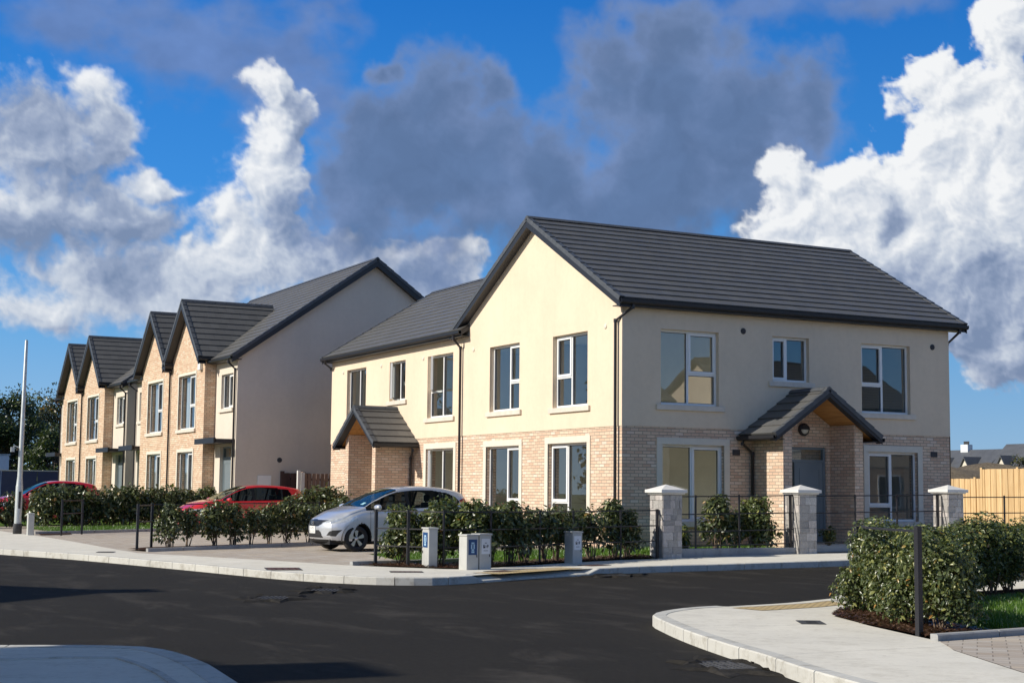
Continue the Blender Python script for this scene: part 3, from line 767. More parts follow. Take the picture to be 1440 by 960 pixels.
row_house(36.36, -1, 'second brick gabled house in the row, behind the one with the grey side wall', False)
h3 = row_house(38.05, 1, 'third brick gabled house in the row, near half of the far pair', False)
row_house(52.41, -1, 'farthest brick gabled house at the left end of the row, near the trees', False)
# end wall details of the nearest row house
rowA = [o for o in bpy.data.objects if o.name.startswith('house') and o.type == 'EMPTY' and abs(o.location.y-22.0) < .01][0]
mb = MB(); mb.box((.82,-.045,.75),(1.32,-.002,2.0)); mb.build('meter_box', M['upvc'], rowA, bevel=.01)
disc('wall_vent', rowA, Vector((1.62,-.0,2.55)), -Y, .09, M['iron'])

# ------------------------------------------------------------------ ground
def struct(o): o['kind'] = 'structure'; return o
far = MB(); far.poly([(-3000,-3000,-.06),(3000,-3000,-.06),(3000,3000,-.06),(-3000,3000,-.06)]); struct(far.build('ground', M['field']))
sheet('road', [(-60,-60),(60,-60),(60,70),(-60,70)], 0, M['asphalt'])
KL = [(-26,40),(-19,26),(-16.5,19),(-14.3,11),(-12.75,5.7),(-11.7,2.6),(-10.75,-1.65),(-10.0,-5.3),(-9.3,-6.9),(-8.6,-7.5),(-7.85,-7.55),(-6.3,-6.75),(-5.2,-6.2),(-3.93,-5.8),(-2.7,-5.35),(-1.0,-5.08),(1.8,-5.15),(6,-5.35),(14,-5.6),(40,-6)]
KS = catmull(KL, 5)
PB = [(-12,40),(-10.9,28),(-10.4,22),(-10.15,15.9),(-10.15,10.8),(-10.3,5.8),(-10.35,2.9),(-9.86,1.6),(-8.9,-1.0),(-7.95,-3.55),(-7.45,-4.3),(-6.9,-5.1),(-6.55,-5.35),(-5.64,-4.85),(-4.6,-4.3),(-3.3,-3.5),(-1.8,-2.85),(-.7,-2.68),(4,-2.66),(14,-2.68),(40,-3)]
def inset(line, d):
    out = []
    for i, p in enumerate(line):
        a = Vector(line[max(i-1,0)]); b = Vector(line[min(i+1, len(line)-1)]); t = (b-a).normalized(); out.append((p[0]-t.y*d, p[1]+t.x*d))
    return out
sheet('footpath', inset(KS, .13) + PB[::-1], .12, M['path'])
kerb('kerb', KS, drops=(((-7.2,-9,),(-4.2,-5),.035),))
# footpath on the near corner
KI = [(40,-11),(10,-11.1),(2,-11.35),(-1,-11.85),(-3,-12.55),(-4.8,-13.35),(-6.3,-14.0),(-7.4,-14.25),(-8.1,-14.45),(-8.9,-15.05),(-9.35,-15.95),(-9.8,-17.1),(-10.2,-18.3),(-10.45,-19.2),(-10.9,-20.6),(-11.6,-24),(-12.6,-32),(-14,-50)]
KIS = catmull(KI, 5)
PI_ = [(40,-12.6),(8,-12.6),(0,-12.85),(-2.5,-13.45),(-4.5,-14.35),(-6.1,-15.1),(-6.55,-15.45),(-7.1,-16.1),(-7.58,-17.2),(-7.95,-18.3),(-8.12,-18.85),(-8.6,-19.5),(-9.33,-21.0),(-10,-24),(-11,-32),(-12,-50)]
sheet('footpath', inset(KIS, .13) + PI_[::-1], .12, M['path'])
kerb('kerb', KIS, drops=(((-7.4,-15),(-5.2,-13.5),.035),))
# footpath on the camera's side
KN = [(-60,-10),(-30,-12.6),(-20,-14.9),(-17,-15.75),(-16.2,-15.98),(-15.5,-16.25),(-15.12,-16.52),(-14.98,-16.95),(-14.96,-17.5),(-14.98,-18.1),(-15.15,-19.5),(-15.6,-23),(-16.6,-30),(-19,-50)]
KNS = KN
sheet('footpath', inset(KNS, -.13) + [(-60,-50)], .12, M['path'])
kerb('kerb', KNS, side=-1, w=.20)
# a raised back kerb seen across that path
kerb('path_edging', [(-22,-16.9),(-17.2,-17.1),(-15.75,-17.15),(-15.5,-17.25),(-15.42,-18.2),(-15.6,-20)], w=.07, top=.132, bottom=.0, stone=1.8, side=-1, mat=M['kerb'])
# plots
sheet('driveway', PB[2:10] + [(-6.6,-3.4),(-6.0,.55),(0,.55),(0,18.6),(-2.2,22),(-2.2,26),(-10.6,26)], .112, M['paver'])
lawn_front = PB[10:18] + [(-.5,-2.3),(-.02,-2.2),(-.02,.55),(-6.0,.55),(-6.6,-3.4)]
sheet('lawn', [(-7.7,-3.6)]+lawn_front, .10, M['lawn'])
sheet('lawn', [(-.02,-2.3),(3.62,-2.3),(3.62,-.02),(-.02,-.02)], .13, M['lawn'])
sheet('garden_path', [(3.62,-2.66),(6.1,-2.66),(6.1,-.02),(3.62,-.02)], .135, M['paver'])
sheet('lawn', [(6.1,-2.3),(18,-2.3),(18,-.02),(10.02,-.02),(10.02,12),(18,12),(18,60),(40,60),(40,-2.6),(6.1,-2.6)], .11, M['lawn'])
sheet('lawn', [(-9.35,17.2),(-8.0,17.4),(-4.0,18.9),(-3.4,25.6),(-7.8,24.6)], .14, M['lawn'])
sheet('lawn', [(-10.5,26),(-2.7,26),(-2.7,54),(-12,54)], .10, M['lawn'])
sheet('lawn', [(-7.05,-16.0),(-6.1,-15.1),(-4.5,-14.35),(-2.5,-13.45),(0,-12.85),(8,-12.6),(8,-17.2),(0,-17.7),(-6.6,-18.52),(-7.9,-18.7)], .125, M['lawn'])
sheet('driveway', [(-8.16,-18.86),(-6.6,-18.64),(0,-17.8),(8,-17.3),(8,-40),(-11.4,-40),(-11,-32),(-10,-24),(-9.33,-21),(-8.6,-19.5)], .124, M['paver'])
kerb('lawn_edging', [(-8.13,-18.80),(-6.6,-18.60),(0,-17.74),(8,-17.25)], w=.09, top=.185, bottom=.05, stone=.92, mat=M['edging'])
kerb('lawn_edging', [(-9.9,16.9),(-8.8,17.0),(-4.2,18.6)], w=.08, top=.20, bottom=.05, stone=.92, mat=M['edging'])
kerb('bed_edging', [(-9.95,3.55),(-8.3,4.15),(-5.2,5.22),(-2.0,6.3)], w=.08, top=.19, bottom=.05, stone=.92, mat=M['edging'])
kerb('bed_edging', [(-7.95,-3.45),(-7.3,-3.2),(-6.5,-3.1),(-4.8,-2.5)], w=.08, top=.19, bottom=.05, stone=.92, mat=M['edging'])
# low wall the railing stands on
for (a, b_) in ((-.12, 2.98), ):
    mb = MB(); mb.box((a,-2.55,.05),(b_,-2.35,H(1.5,-2.4)+.27)); tag(mb.build('railing_plinth', M['edging'], bevel=.012), 'low grey kerb wall carrying the railing between the two left stone pillars', 'plinth')
mb = MB(); mb.box((3.5,-2.5,.05),(6.9,-2.36,.36)); tag(mb.build('railing_plinth', M['edging'], bevel=.012), 'low grey kerb wall in front of the porch, right of the middle pillar', 'plinth')
def bed(poly, z=.15): sheet('planting_bed', poly, z, M['mulch'])
bed([(-7.90,-3.55),(-7.45,-4.27),(-6.9,-5.05),(-6.55,-5.30),(-5.64,-4.8),(-4.6,-4.27),(-3.3,-3.46),(-1.8,-2.8),(-.75,-2.6),(-.6,-1.7),(-1.6,-1.9),(-3.1,-2.5),(-4.6,-3.4),(-5.8,-3.7),(-6.6,-3.25),(-7.3,-3.3)], .14)
bed([(-9.95,3.6),(-8.3,4.22),(-5.2,5.3),(-2.0,6.38),(-2.2,7.3),(-5.4,6.3),(-9.6,5.2),(-10.15,4.6)])
bed([(-9.95,15.9),(-9.0,16.2),(-8.8,17.3),(-9.7,17.6)], .13)
bed([(-9.2,22.2),(-2.4,24.0),(-2.4,25.0),(-9.0,23.2)], .16)
bed([(-7.14,-16.05),(-6.5,-15.42),(-6.0,-15.15),(-5.5,-15.6),(-6.3,-16.6),(-6.75,-17.5),(-7.05,-18.55),(-7.95,-18.68),(-7.93,-18.3),(-7.60,-17.2)], .14)
bed([(-6.1,-15.1),(-4.5,-14.35),(-2.5,-13.45),(0,-12.85),(8,-12.6),(8,-13.3),(0,-13.5),(-2.3,-14.05),(-4.3,-14.95),(-5.6,-15.6)], .14)
sheet('tactile_paving', [(-6.75,-7.0),(-5.0,-6.05),(-4.3,-5.62),(-4.55,-5.2),(-5.3,-5.55),(-7.0,-6.5)], .125, M['tactile'])
sheet('tactile_paving', [(-7.5,-14.62),(-6.2,-14.35),(-5.55,-14.05),(-5.7,-14.62),(-6.4,-14.9),(-7.4,-15.1)], .125, M['tactile'])

def cover(x, y, w, d, rz, label, z=.123, mat='rust'):
    o = empty('manhole_cover', (x, y, z), rz, label=label, cat='manhole cover', group='small iron covers set in the footpath and road')
    mb = MB(); 
    for (a, b_) in (((-w/2-.03,-d/2-.03),(w/2+.03,-d/2)), ((-w/2-.03,d/2),(w/2+.03,d/2+.03)), ((-w/2-.03,-d/2),(-w/2,d/2)), ((w/2,-d/2),(w/2+.03,d/2))): mb.box((*a,0),(*b_,.006))
    mb.build('frame', M['iron'], o)
    mb = MB(); mb.box((-w/2+.005,-d/2+.005,0),(w/2-.005,d/2-.005,.004))
    for i in range(5):
        for j in range(4): mb.box((-w/2+.04+i*(w-.08)/5, -d/2+.04+j*(d-.08)/4, .004), (-w/2+.04+i*(w-.08)/5+.03, -d/2+.04+j*(d-.08)/4+.03, .007))
    mb.build('lid', M[mat], o)
cover(-9.62,-4.40,.75,.55,R(75),'rust red iron cover in the pale footpath in front of the silver car')
cover(-6.25,-6.15,.55,.3,R(25),'rust red iron cover in the footpath beside the far tactile paving')
cover(-7.95,-5.9,.5,.3,R(-20),'small worn iron cover near the rounded kerb below the cabinets')
cover(-3.55,-4.75,.5,.3,R(15),'rust red cover in the footpath to the right of the single white stickered cabinet')
cover(-7.94,-16.67,.20,.36,R(-30),'square grey iron cover in the footpath of the near right corner',mat='iron')
cover(-10.9,3.4,.4,.3,R(70),'small iron cover in the footpath near the grey marker post at the left',mat='iron')
def gully(x, y, rz, label):
    o = empty('drain_grate', (x, y, .004), rz, label=label, cat='drain', group='broken asphalt patches around drains in the road')
    mb = MB(); random.seed(int(x*10)); nr, na = 7, 26; vs = [(0,0,.012)]
    for i in range(1, nr+1):
        for k in range(na):
            r = .62*i/nr*(1+.25*math.sin(k*1.7+x)+.12*math.sin(k*3.1)) if i > nr-2 else .62*i/nr
            vs.append((r*math.cos(6.2832*k/na)*1.1, r*math.sin(6.2832*k/na)*.7, -.002 if i == nr else (random.uniform(.004,.035) if i > 3 else .002)))
    mb.add(vs, [(0,1+k,1+(k+1) % na) for k in range(na)]+[(1+(i-1)*na+k, 1+(i-1)*na+(k+1) % na, 1+i*na+(k+1) % na, 1+i*na+k) for i in range(1, nr) for k in range(na)])
    mb.build('loose_asphalt', M['asphalt'], o)
    mb = MB()
    for i in range(7): mb.box((-.3,-.2+i*.06,0),(.3,-.17+i*.06,.012))
    mb.box((-.33,-.24,0),(-.3,.24,.014)); mb.box((.3,-.24,0),(.33,.24,.014)); mb.build('grate', M['iron'], o)
gully(-11.6,-9.65,R(60),'ragged dark drain patch, nearer of the two in mid road')
gully(-10.35,-8.35,R(60),'ragged dark drain patch in the asphalt, farther one close to the rounded kerb')
gully(-10.65,-18.9,R(75),'broken asphalt around a drain beside the near right kerb')
gully(-3.95,-6.15,R(20),'small drain in the road against the far kerb, left of the first stone pillar')

# mulch chips and grass blades: nobody could count them
def scatter_chips(name, poly, n, z, seed, mat, size=.03):
    random.seed(seed); mb = MB(); xs = [p[0] for p in poly]; ys = [p[1] for p in poly]
    def inside(x, y):
        c = False
        for i in range(len(poly)):
            (x1, y1), (x2, y2) = poly[i], poly[i-1]
            if (y1 > y) != (y2 > y) and x < (x2-x1)*(y-y1)/(y2-y1)+x1: c = not c
        return c
    k = 0
    while k < n:
        x = random.uniform(min(xs), max(xs)); y = random.uniform(min(ys), max(ys))
        if not inside(x, y): continue
        k += 1; a = random.uniform(0, 6.28); L = random.uniform(.5, 1.5)*size; w = L*random.uniform(.25,.5); zz = H(x,y)+z+random.uniform(0,.02)
        u = Vector((math.cos(a), math.sin(a), random.uniform(-.5,.5)))*L; v = Vector((-math.sin(a), math.cos(a), random.uniform(-.3,.3)))*w; p = Vector((x,y,zz))
        mb.poly([p-u, p+v*.8, p+u, p-v])
    return tag(mb.build(name, mat, fix=False), kind='stuff')
chipmat = leafmat('bark_chip', (.035,.018,.012), (.10,.05,.032), (.22,.13,.085))
scatter_chips('bark_mulch', [(-7.14,-16.05),(-6.5,-15.42),(-6.0,-15.15),(-5.5,-15.6),(-6.3,-16.6),(-6.75,-17.5),(-7.05,-18.55),(-7.95,-18.68),(-7.93,-18.3),(-7.60,-17.2)], 6000, .145, 3, chipmat)
scatter_chips('bark_mulch', [(-7.90,-3.55),(-7.45,-4.27),(-6.9,-5.05),(-6.55,-5.30),(-5.64,-4.8),(-4.6,-4.27),(-3.3,-3.46),(-1.8,-2.8),(-.75,-2.6),(-.6,-1.7),(-1.6,-1.9),(-3.1,-2.5),(-4.6,-3.4),(-5.8,-3.7)], 3500, .145, 4, chipmat, .035)
def grass(name, x0, x1, y0, y1, n, seed, test=None, h=(.05,.10), z=.12):
    random.seed(seed); mb = MB(); k = 0
    while k < n:
        x = random.uniform(x0, x1); y = random.uniform(y0, y1)
        if test and not test(x, y): continue
        k += 1; a = random.uniform(0, 6.28); hh = random.uniform(*h); w = .006; l = Vector((random.uniform(-.5,.5), random.uniform(-.5,.5), 1))*hh
        p = Vector((x, y, H(x,y)+z)); u = Vector((math.cos(a), math.sin(a), 0))*w
        mb.add([p-u, p+u, p+u*.6+l*.6, p+l], [(0,1,2),(0,2,3)])
    return tag(mb.build(name, M['grass'], fix=False), kind='stuff')
def in_right(x, y):
    yf = -13.55 if x > 0 else -13.5+(x*.33)           # far edge
    yn = -17.72+(x*.13 if x < 0 else x*.06)
    return yn+.03 < y < yf and x > -6.55+(-.8 if y < -17.6 else 0)*.4
grass('grass', -6.6, 3, -18.5, -13.5, 52000, 5, in_right)
grass('grass', -5.9, -.1, -2.3, .5, 9000, 6, h=(.04,.08))
grass('grass', .0, 3.5, -2.2, -.1, 4000, 8, h=(.04,.08), z=.13)
grass('grass', -9.2, -4.0, 17.6, 22.5, 9000, 7, lambda x, y: y > 17.2+(x+8.8)*.36 and y > 17.4, h=(.06,.12), z=.14)

# ------------------------------------------------------------------ boundary pillars and railings
def pillar(x, y, z, label, top):
    o = empty('gate_pillar', (x, y, z), label=label, cat='pillar', group='square stone pillars with pale caps')
    mb = MB(); s = .24; hh = top-.20-z; rows = max(1, int(hh/.13)); random.seed(int(x*7)+3)
    mb.box((-s,-s,-.1),(s,s,hh))
    # slightly proud rock-faced blocks
    zz = 0
    while zz < hh-.06:
        r = random.choice((.11,.14,.17)); r = min(r, hh-zz)
        for (u, n) in ((X,-Y),(Y,-X),(X,Y),(Y,X)):
            q = -s
            while q < s-.02:
                w = min(random.uniform(.10,.30), s-q)
                if s-q-w < .06: w = s-q
                dd = s+random.uniform(.004,.018)
                mb.obox(Vector((0,0,0)), u, n, Z, (q+.004, q+w-.004), (s-.01, dd), (zz+.004, zz+r-.004)); q += w
        zz += r
    mb.build('shaft', M['stone'], o)
    mb = MB(); c = .33; z0 = hh
    mb.box((-.29,-.29,z0),(.29,.29,z0+.03)); mb.box((-c,-c,z0+.03),(c,c,z0+.10))
    a = c-.03
    mb.add([(-a,-a,z0+.10),(a,-a,z0+.10),(a,a,z0+.10),(-a,a,z0+.10),(0,0,z0+.21)], [(0,1,4),(1,2,4),(2,3,4),(3,0,4)])
    mb.build('capstone', M['cap'], o, bevel=.008)
pillar(-.39,-2.42,.12,'square stone pillar with pyramid cap, leftmost of the three, at the end of the hedge',1.68)
pillar(3.22,-2.42,.17,'middle stone pillar with pyramid cap, in front of the porch side wall',1.71)
pillar(7.62,-2.42,.25,'rightmost stone pillar with pyramid cap, before the new timber fence',1.76)
def railing(label, pts, posts, ztop, rails, zb=.12, pt=.03, rt=.024, postr=.052, group='black metal railings'):
    o = empty('railing', (*pts[0], H(*pts[0])+zb), label=label, cat='railing', group=group)
    o0 = Vector(o.location)
    for (x, y, thick) in posts:
        g = H(x,y)+zb; mb = MB(); r = postr/2 if thick else .016
        mb.box((x-r-o0.x, y-r-o0.y, g-.05-o0.z), (x+r-o0.x, y+r-o0.y, g+ztop+.01-o0.z)); mb.build('post', M['metal_dark'], o)
    for rz in rails:
        mb = MB()
        for (a, b_) in zip(pts, pts[1:]):
            A = Vector((*a, H(*a)+zb+rz)); B = Vector((*b_, H(*b_)+zb+rz)); u = (B-A).normalized(); n = Vector((-u.y, u.x, 0)).normalized()
            mb.obox(A-o0, u, n, Z, (0, (B-A).length), (-rt/2, rt/2), (-rt/2, rt/2))
        mb.build('rail', M['metal_dark'], o)
railing('black railing curving along the hedge from the silver car to the left stone pillar', [(-7.50,-3.45),(-6.72,-4.75),(-5.7,-4.62),(-4.3,-3.95),(-2.6,-3.0),(-.68,-2.55)],
        [(-7.50,-3.45,1),(-7.12,-4.08,1),(-6.72,-4.75,0),(-5.7,-4.62,0),(-4.3,-3.95,0),(-3.2,-3.33,0),(-1.75,-2.78,0),(-.70,-2.55,1)], 1.02, (1.0,.68,.36))
railing('black railing on the low wall between the left and middle stone pillars', [(-.14,-2.45),(2.97,-2.45)], [(.35,-2.45,0),(1.5,-2.45,0),(2.90,-2.45,1)], 1.30, (1.28,.90,.53,.22))
railing('black railing between the middle and right stone pillars', [(3.48,-2.45),(7.36,-2.45)], [(4.75,-2.45,0),(6.0,-2.45,0),(7.25,-2.45,1)], 1.28, (1.26,.88,.51,.22))
railing('black railing running right from the last stone pillar', [(7.90,-2.45),(16,-2.45)], [(9.4,-2.45,0),(11.0,-2.45,0),(12.6,-2.45,0),(14.2,-2.45,0)], 1.22, (1.20,.82,.45))
railing('short black railing frame at the end of the hedge before the nearer red car', [(-10.0,4.35),(-9.5,5.05)], [(-10.0,4.35,1),(-9.5,5.05,1)], 1.02, (.99,.62), rt=.032)
railing('low black railing inside the hedge beside the nearer red car', [(-9.5,5.05),(-2.2,7.35)], [(-7.3,5.74,0),(-4.9,6.5,0)], 1.02, (1.0,.62,.3))
railing('short black railing frame beside the lamp post', [(-9.45,15.4),(-8.7,16.2)], [(-9.45,15.4,1),(-8.7,16.2,1)], 1.02, (.99,.62), rt=.032)
railing('black railing with a tall near post along the big hedge at the right', [(-7.93,-18.33),(-7.42,-17.0),(-6.48,-15.72)], [(-7.93,-18.33,1),(-6.48,-15.72,1)], 1.06, (1.02,), postr=.055)

# ------------------------------------------------------------------ service cabinets, lamp post
def cabinet(x, y, rz, w, d, h, label, sticker, side=None, z=.12):
    o = empty('service_cabinet', (x, y, z+H(x,y)), rz, label=label, cat='service cabinet', group='pale service cabinets by the hedge')
    mb = MB(); mb.box((-w/2,-d/2,-.03),(w/2,d/2,h-.03)); mb.build('body', M['cabinet'], o, bevel=.01)
    mb = MB(); mb.box((-w/2-.015,-d/2-.015,h-.03),(w/2+.015,d/2+.015,h)); mb.build('lid', M['cabinet'], o, bevel=.008)
    f, col = sticker
    # face f: 'y' = the -y side, 'x' = the -x side
    u, n = (X, -Y) if f == 'y' else (Y, -X)
    s = (w if f == 'y' else d)*.36; dd = (d if f == 'y' else w)/2
    mb = MB(); mb.obox(Vector((0,0,0)), u, n, Z, (-s, s), (dd, dd+.003), (h-.36, h-.09)); st = mb.build('sticker', M['sticker_blue'] if col == 'blue' else M['sticker_white'], o)
    mb = MB()
    O = Vector((0,0,h-.225))
    if col == 'blue':   # pale figure-like emblem of two curved strokes
        for (a, b_, c, e) in ((-.35,.35,.055,.085), (-.45,-.15,-.03,.05), (.15,.45,-.03,.05), (-.3,.3,-.06,-.035), (-.35,.35,-.1,-.07)): mb.obox(O, u, n, Z, (s*a, s*b_), (dd+.003, dd+.005), (c, e))
        mb.build('emblem', M['ink_blue'], st)
    else:               # dark smudged letters across the middle
        for (a, b_, c, e) in ((-.6,-.45,-.03,.03), (-.45,-.3,-.03,-.0), (-.3,-.18,-.03,.03), (.0,.12,-.03,.015), (.3,.42,-.01,.03), (.42,.52,-.03,.0), (.52,.64,-.01,.03), (-.2,.25,.055,.065), (-.5,.5,-.08,-.072)): mb.obox(O, u, n, Z, (s*a, s*b_), (dd+.003, dd+.005), (c, e))
        mb.build('emblem', M['ink'], st)
    mb = MB(); mb.obox(Vector((0,0,0)), u, n, Z, (s*.9, s*1.0), (dd, dd+.012), (h*.35, h*.42)); mb.build('lock', M['iron'], o)
cabinet(-6.90,-4.55,R(-8),.17,.42,.72,'narrow white service cabinet with blue sticker on its lit face, left of the pair',('x','blue'))
cabinet(-6.53,-5.40,R(14),.27,.22,.62,'left grey cabinet of the touching pair, with dark blue sticker',('y','blue'))
cabinet(-6.24,-5.33,R(14),.27,.22,.63,'right grey cabinet of the touching pair, with white sticker',('y','white'))
cabinet(-3.42,-3.72,R(14),.26,.24,.62,'single grey cabinet with white sticker, farther right along the hedge',('y','white'))
o = empty('marker_post', (-10.22,15.95,.12), label='short grey marker post standing beside the lamp post at the left', cat='marker post')
mb = MB(); mb.box((-.09,-.09,-.03),(.09,.09,.60)); mb.build('body', M['cabinet'], o, bevel=.015)
mb = MB(); mb.box((-.095,-.095,.60),(.095,.095,.635)); mb.build('cap', M['cabinet'], o, bevel=.01)
o = empty('lamp_post', (-10.35,17.3,.12), label='tall galvanised grey lamp column without a lantern at the left edge', cat='lamp post')
o.rotation_euler = (R(.2), R(.35), 0)
mb = MB(); mb.lathe([(.0,0),(.13,0),(.13,.30)], (0,0,0), Z, 16); mb.build('base_sleeve', M['iron'], o)
mb = MB(); mb.lathe([(.105,.30),(.105,1.4),(.10,1.42),(.075,1.7),(.045,5.75),(.03,5.78),(0,5.78)], (0,0,0), Z, 16); pl = mb.build('column', M['galv'], o)
mb = MB(); mb.box((-.03,-.115,.75),(.04,-.095,1.25)); mb.build('access_door', M['iron'], pl)
mb = MB(); mb.tube([(-.06,0,2.55),(-.20,0,2.6),(-.26,0,2.5)], .02, 8); mb.box((-.30,-.05,2.42),(-.20,.05,2.56)); mb.build('bracket', M['galv'], o)

# ------------------------------------------------------------------ timber fences
def fence(x, y, ang, L, h, label, mat, ground=.1, board=.15, step=.19, posts=1.8, group='timber board fences', backto=.0, postmat=None):
    o = empty('timber_fence', (x, y, ground), ang, label=label, cat='fence', group=group)
    mb = MB(); q = 0; k = 0; random.seed(int(abs(x)*13+abs(y)*7))
    while q < L-.05:
        e = .0 if k % 2 == 0 else .035; hh = h + random.uniform(-.008,.008)
        mb.box((q, -.02-e*0+ (0 if k % 2 == 0 else .025), 0), (q+board, .002+(0 if k % 2 == 0 else .025), hh)); q += step-.045; k += 1
    mb.build('boards', mat, o)
    for zz in (.3, h*.5, h-.25):
        mb = MB(); mb.box((0,.03,zz),(L,.075,zz+.09)); mb.build('rail', mat, o)
    q = 0
    while q < L+.01:
        mb = MB(); mb.box((q-.05,-.04,-.05),(q+.05,.12,h+.06)); mb.build('post', postmat or mat, o); q += posts
# new fence on the right: runs along Y so that its lit face looks to -X
fence(24,13.0,R(-90),22,2.2,'tall new honey coloured timber fence at the right edge',M['fence_new'],ground=.34)
fence(24.25,17.2,R(-90),4.1,1.85,'lower new timber fence panel between the house and the tall fence',M['fence_new'],ground=.34)
fence(-.26,20.5,0,5.0,1.75,'weathered brown board fence closing the gap left of the attached house',M['fence_old'],ground=.32,board=.12,step=.20, postmat=M['fence_old'])
for q in ((-.49,20.38),(-.33,20.40)):
    mb = MB(); mb.box((q[0]-.055,q[1]-.05,.2),(q[0]+.055,q[1]+.05,2.17 if q[0] < -.4 else 2.10)); tag(mb.build('gate_post', M['cap'], bevel=.01), 'white gate post at the left end of the brown fence, '+('taller one' if q[0] < -.4 else 'shorter one'), 'post', 'pale posts at the brown fence')
fence(-.56,21.85,0,.95,1.8,'dark red brown side gate panel against the grey gable wall',simple('gate_brown',(.075,.035,.028),.7,var=.2),ground=.3,board=.14,step=.19,posts=1.5)

# ------------------------------------------------------------------ shrubs
def shrub_mesh(seed, w, d, h, clear, n, leaf, lumps=9):
    random.seed(seed); L = MB(); S = MB()
    cs = []
    for i in range(lumps):
        a = random.uniform(0, 6.28); r = random.uniform(.15,.75)
        z = clear+.12+(h-clear-.22)*((i+.5)/lumps)**.8
        k = 1 if z < h*.75 else .7
        cs.append((Vector((math.cos(a)*w*.5*r*k, math.sin(a)*d*.5*r*k, z)), random.uniform(.24,.36)*min(w, d, h-clear)*1.1))
    for c, r in cs:
        base = Vector((c.x*.25+random.uniform(-.05,.05), c.y*.25+random.uniform(-.05,.05), 0))
        mid = base.lerp(c, .5)+Vector((random.uniform(-.05,.05), random.uniform(-.05,.05), 0))
        S.tube([base, mid, c, c+Vector((random.uniform(-.1,.1), random.uniform(-.1,.1), r*.8))], [.014,.010,.007,.003], 5)
        for j in range(3):
            dd = Vector((random.gauss(0,1), random.gauss(0,1), random.uniform(.1,1.4))).normalized()*r*1.05
            S.tube([mid.lerp(c, random.random()), c+dd*.6, c+dd], [.006,.004,.002], 4)
    for i in range(n):
        c, r = random.choice(cs)
        dd = Vector((random.gauss(0,1), random.gauss(0,1), random.gauss(.15,1))).normalized()
        p = c+Vector((dd.x*r*w/min(w,d), dd.y*r*d/min(w,d), dd.z*r))*random.uniform(.45,1.12)
        if p.z < clear*.8: continue
        N = (dd*.75+Z*.35+Vector((random.gauss(0,.42), random.gauss(0,.42), random.gauss(0,.42)))).normalized()
        f = N.cross(Vector((random.gauss(0,1), random.gauss(0,1), random.gauss(0,1)))).normalized(); f = (f-Z*.12+dd*.25).normalized()
        sd = f.cross(N).normalized(); up = sd.cross(f)
        l = leaf*random.choice((.6,.8,1,1.1,1.35))*random.uniform(.85,1.15); ww = l*random.uniform(.2,.3)
        L.add([p, p+f*l*.35+sd*ww+up*.01, p+f*l*.38, p+f*l*.35-sd*ww+up*.01, p+f*l*.75+sd*ww*.7+up*.004-Z*.004, p+f*l*.78-Z*.004, p+f*l*.75-sd*ww*.7+up*.004-Z*.004, p+f*l-Z*.012],
              [(0,1,2),(0,2,3),(1,4,5,2),(2,5,6,3),(4,7,5),(5,7,6)])
    return L, S
PROTO = {}
def make_shrub(kind, seed, w, d, h, clear, n, leaf, mat='leaf'):
    L, S = shrub_mesh(seed, w, d, h, clear, n, leaf)
    PROTO[kind] = (L, S, M[mat])
make_shrub('big', 1, .95, .95, 1.18, .20, 2600, .105)
make_shrub('big_b', 2, 1.0, .9, 1.14, .18, 2600, .105)
make_shrub('sparse', 3, .72, .70, 1.0, .26, 900, .10, 'leaf_dark')
make_shrub('sparse_b', 4, .66, .70, 1.02, .30, 850, .10, 'leaf_dark')
make_shrub('tall', 5, .70, .66, 1.2, .2, 1500, .10, 'leaf_dark')
make_shrub('tall_b', 9, .85, .7, 1.1, .24, 1700, .10, 'leaf_dark')
make_shrub('near', 11, .95, .95, 1.22, .10, 7600, .066)
make_shrub('near_b', 12, .95, .95, 1.24, .12, 7600, .066)
make_shrub('near_c', 13, .92, .95, 1.2, .14, 7000, .066)
make_shrub('far', 6, 1.15, 1.0, 1.15, .12, 1500, .13, 'leaf_dark')
make_shrub('far_b', 7, 1.1, 1.0, 1.2, .16, 1500, .13, 'leaf_dark')
make_shrub('small', 8, .42, .42, .55, .05, 500, .10)
FIRST = {}
def shrub(kind, x, y, s, label, group, z=.14, rz=None):
    if kind not in FIRST:
        L, S, m = PROTO[kind]
        o = empty('laurel_shrub', (0,0,0)); S.build('stems', M['stem'], o, fix=False); L.build('foliage', m, o, fix=False)
        FIRST[kind] = o
    else: o = copy_tree(FIRST[kind])
    o.location = (x, y, H(x,y)+z); o.rotation_euler = (0, 0, rz if rz is not None else random.uniform(0,6.28)); o.scale = (s, s, s)
    tag(o, label, 'shrub', group); return o
ORD = ['first','second','third','fourth','fifth','sixth','seventh','eighth','ninth','tenth','eleventh','twelfth','thirteenth','fourteenth']
random.seed(21)
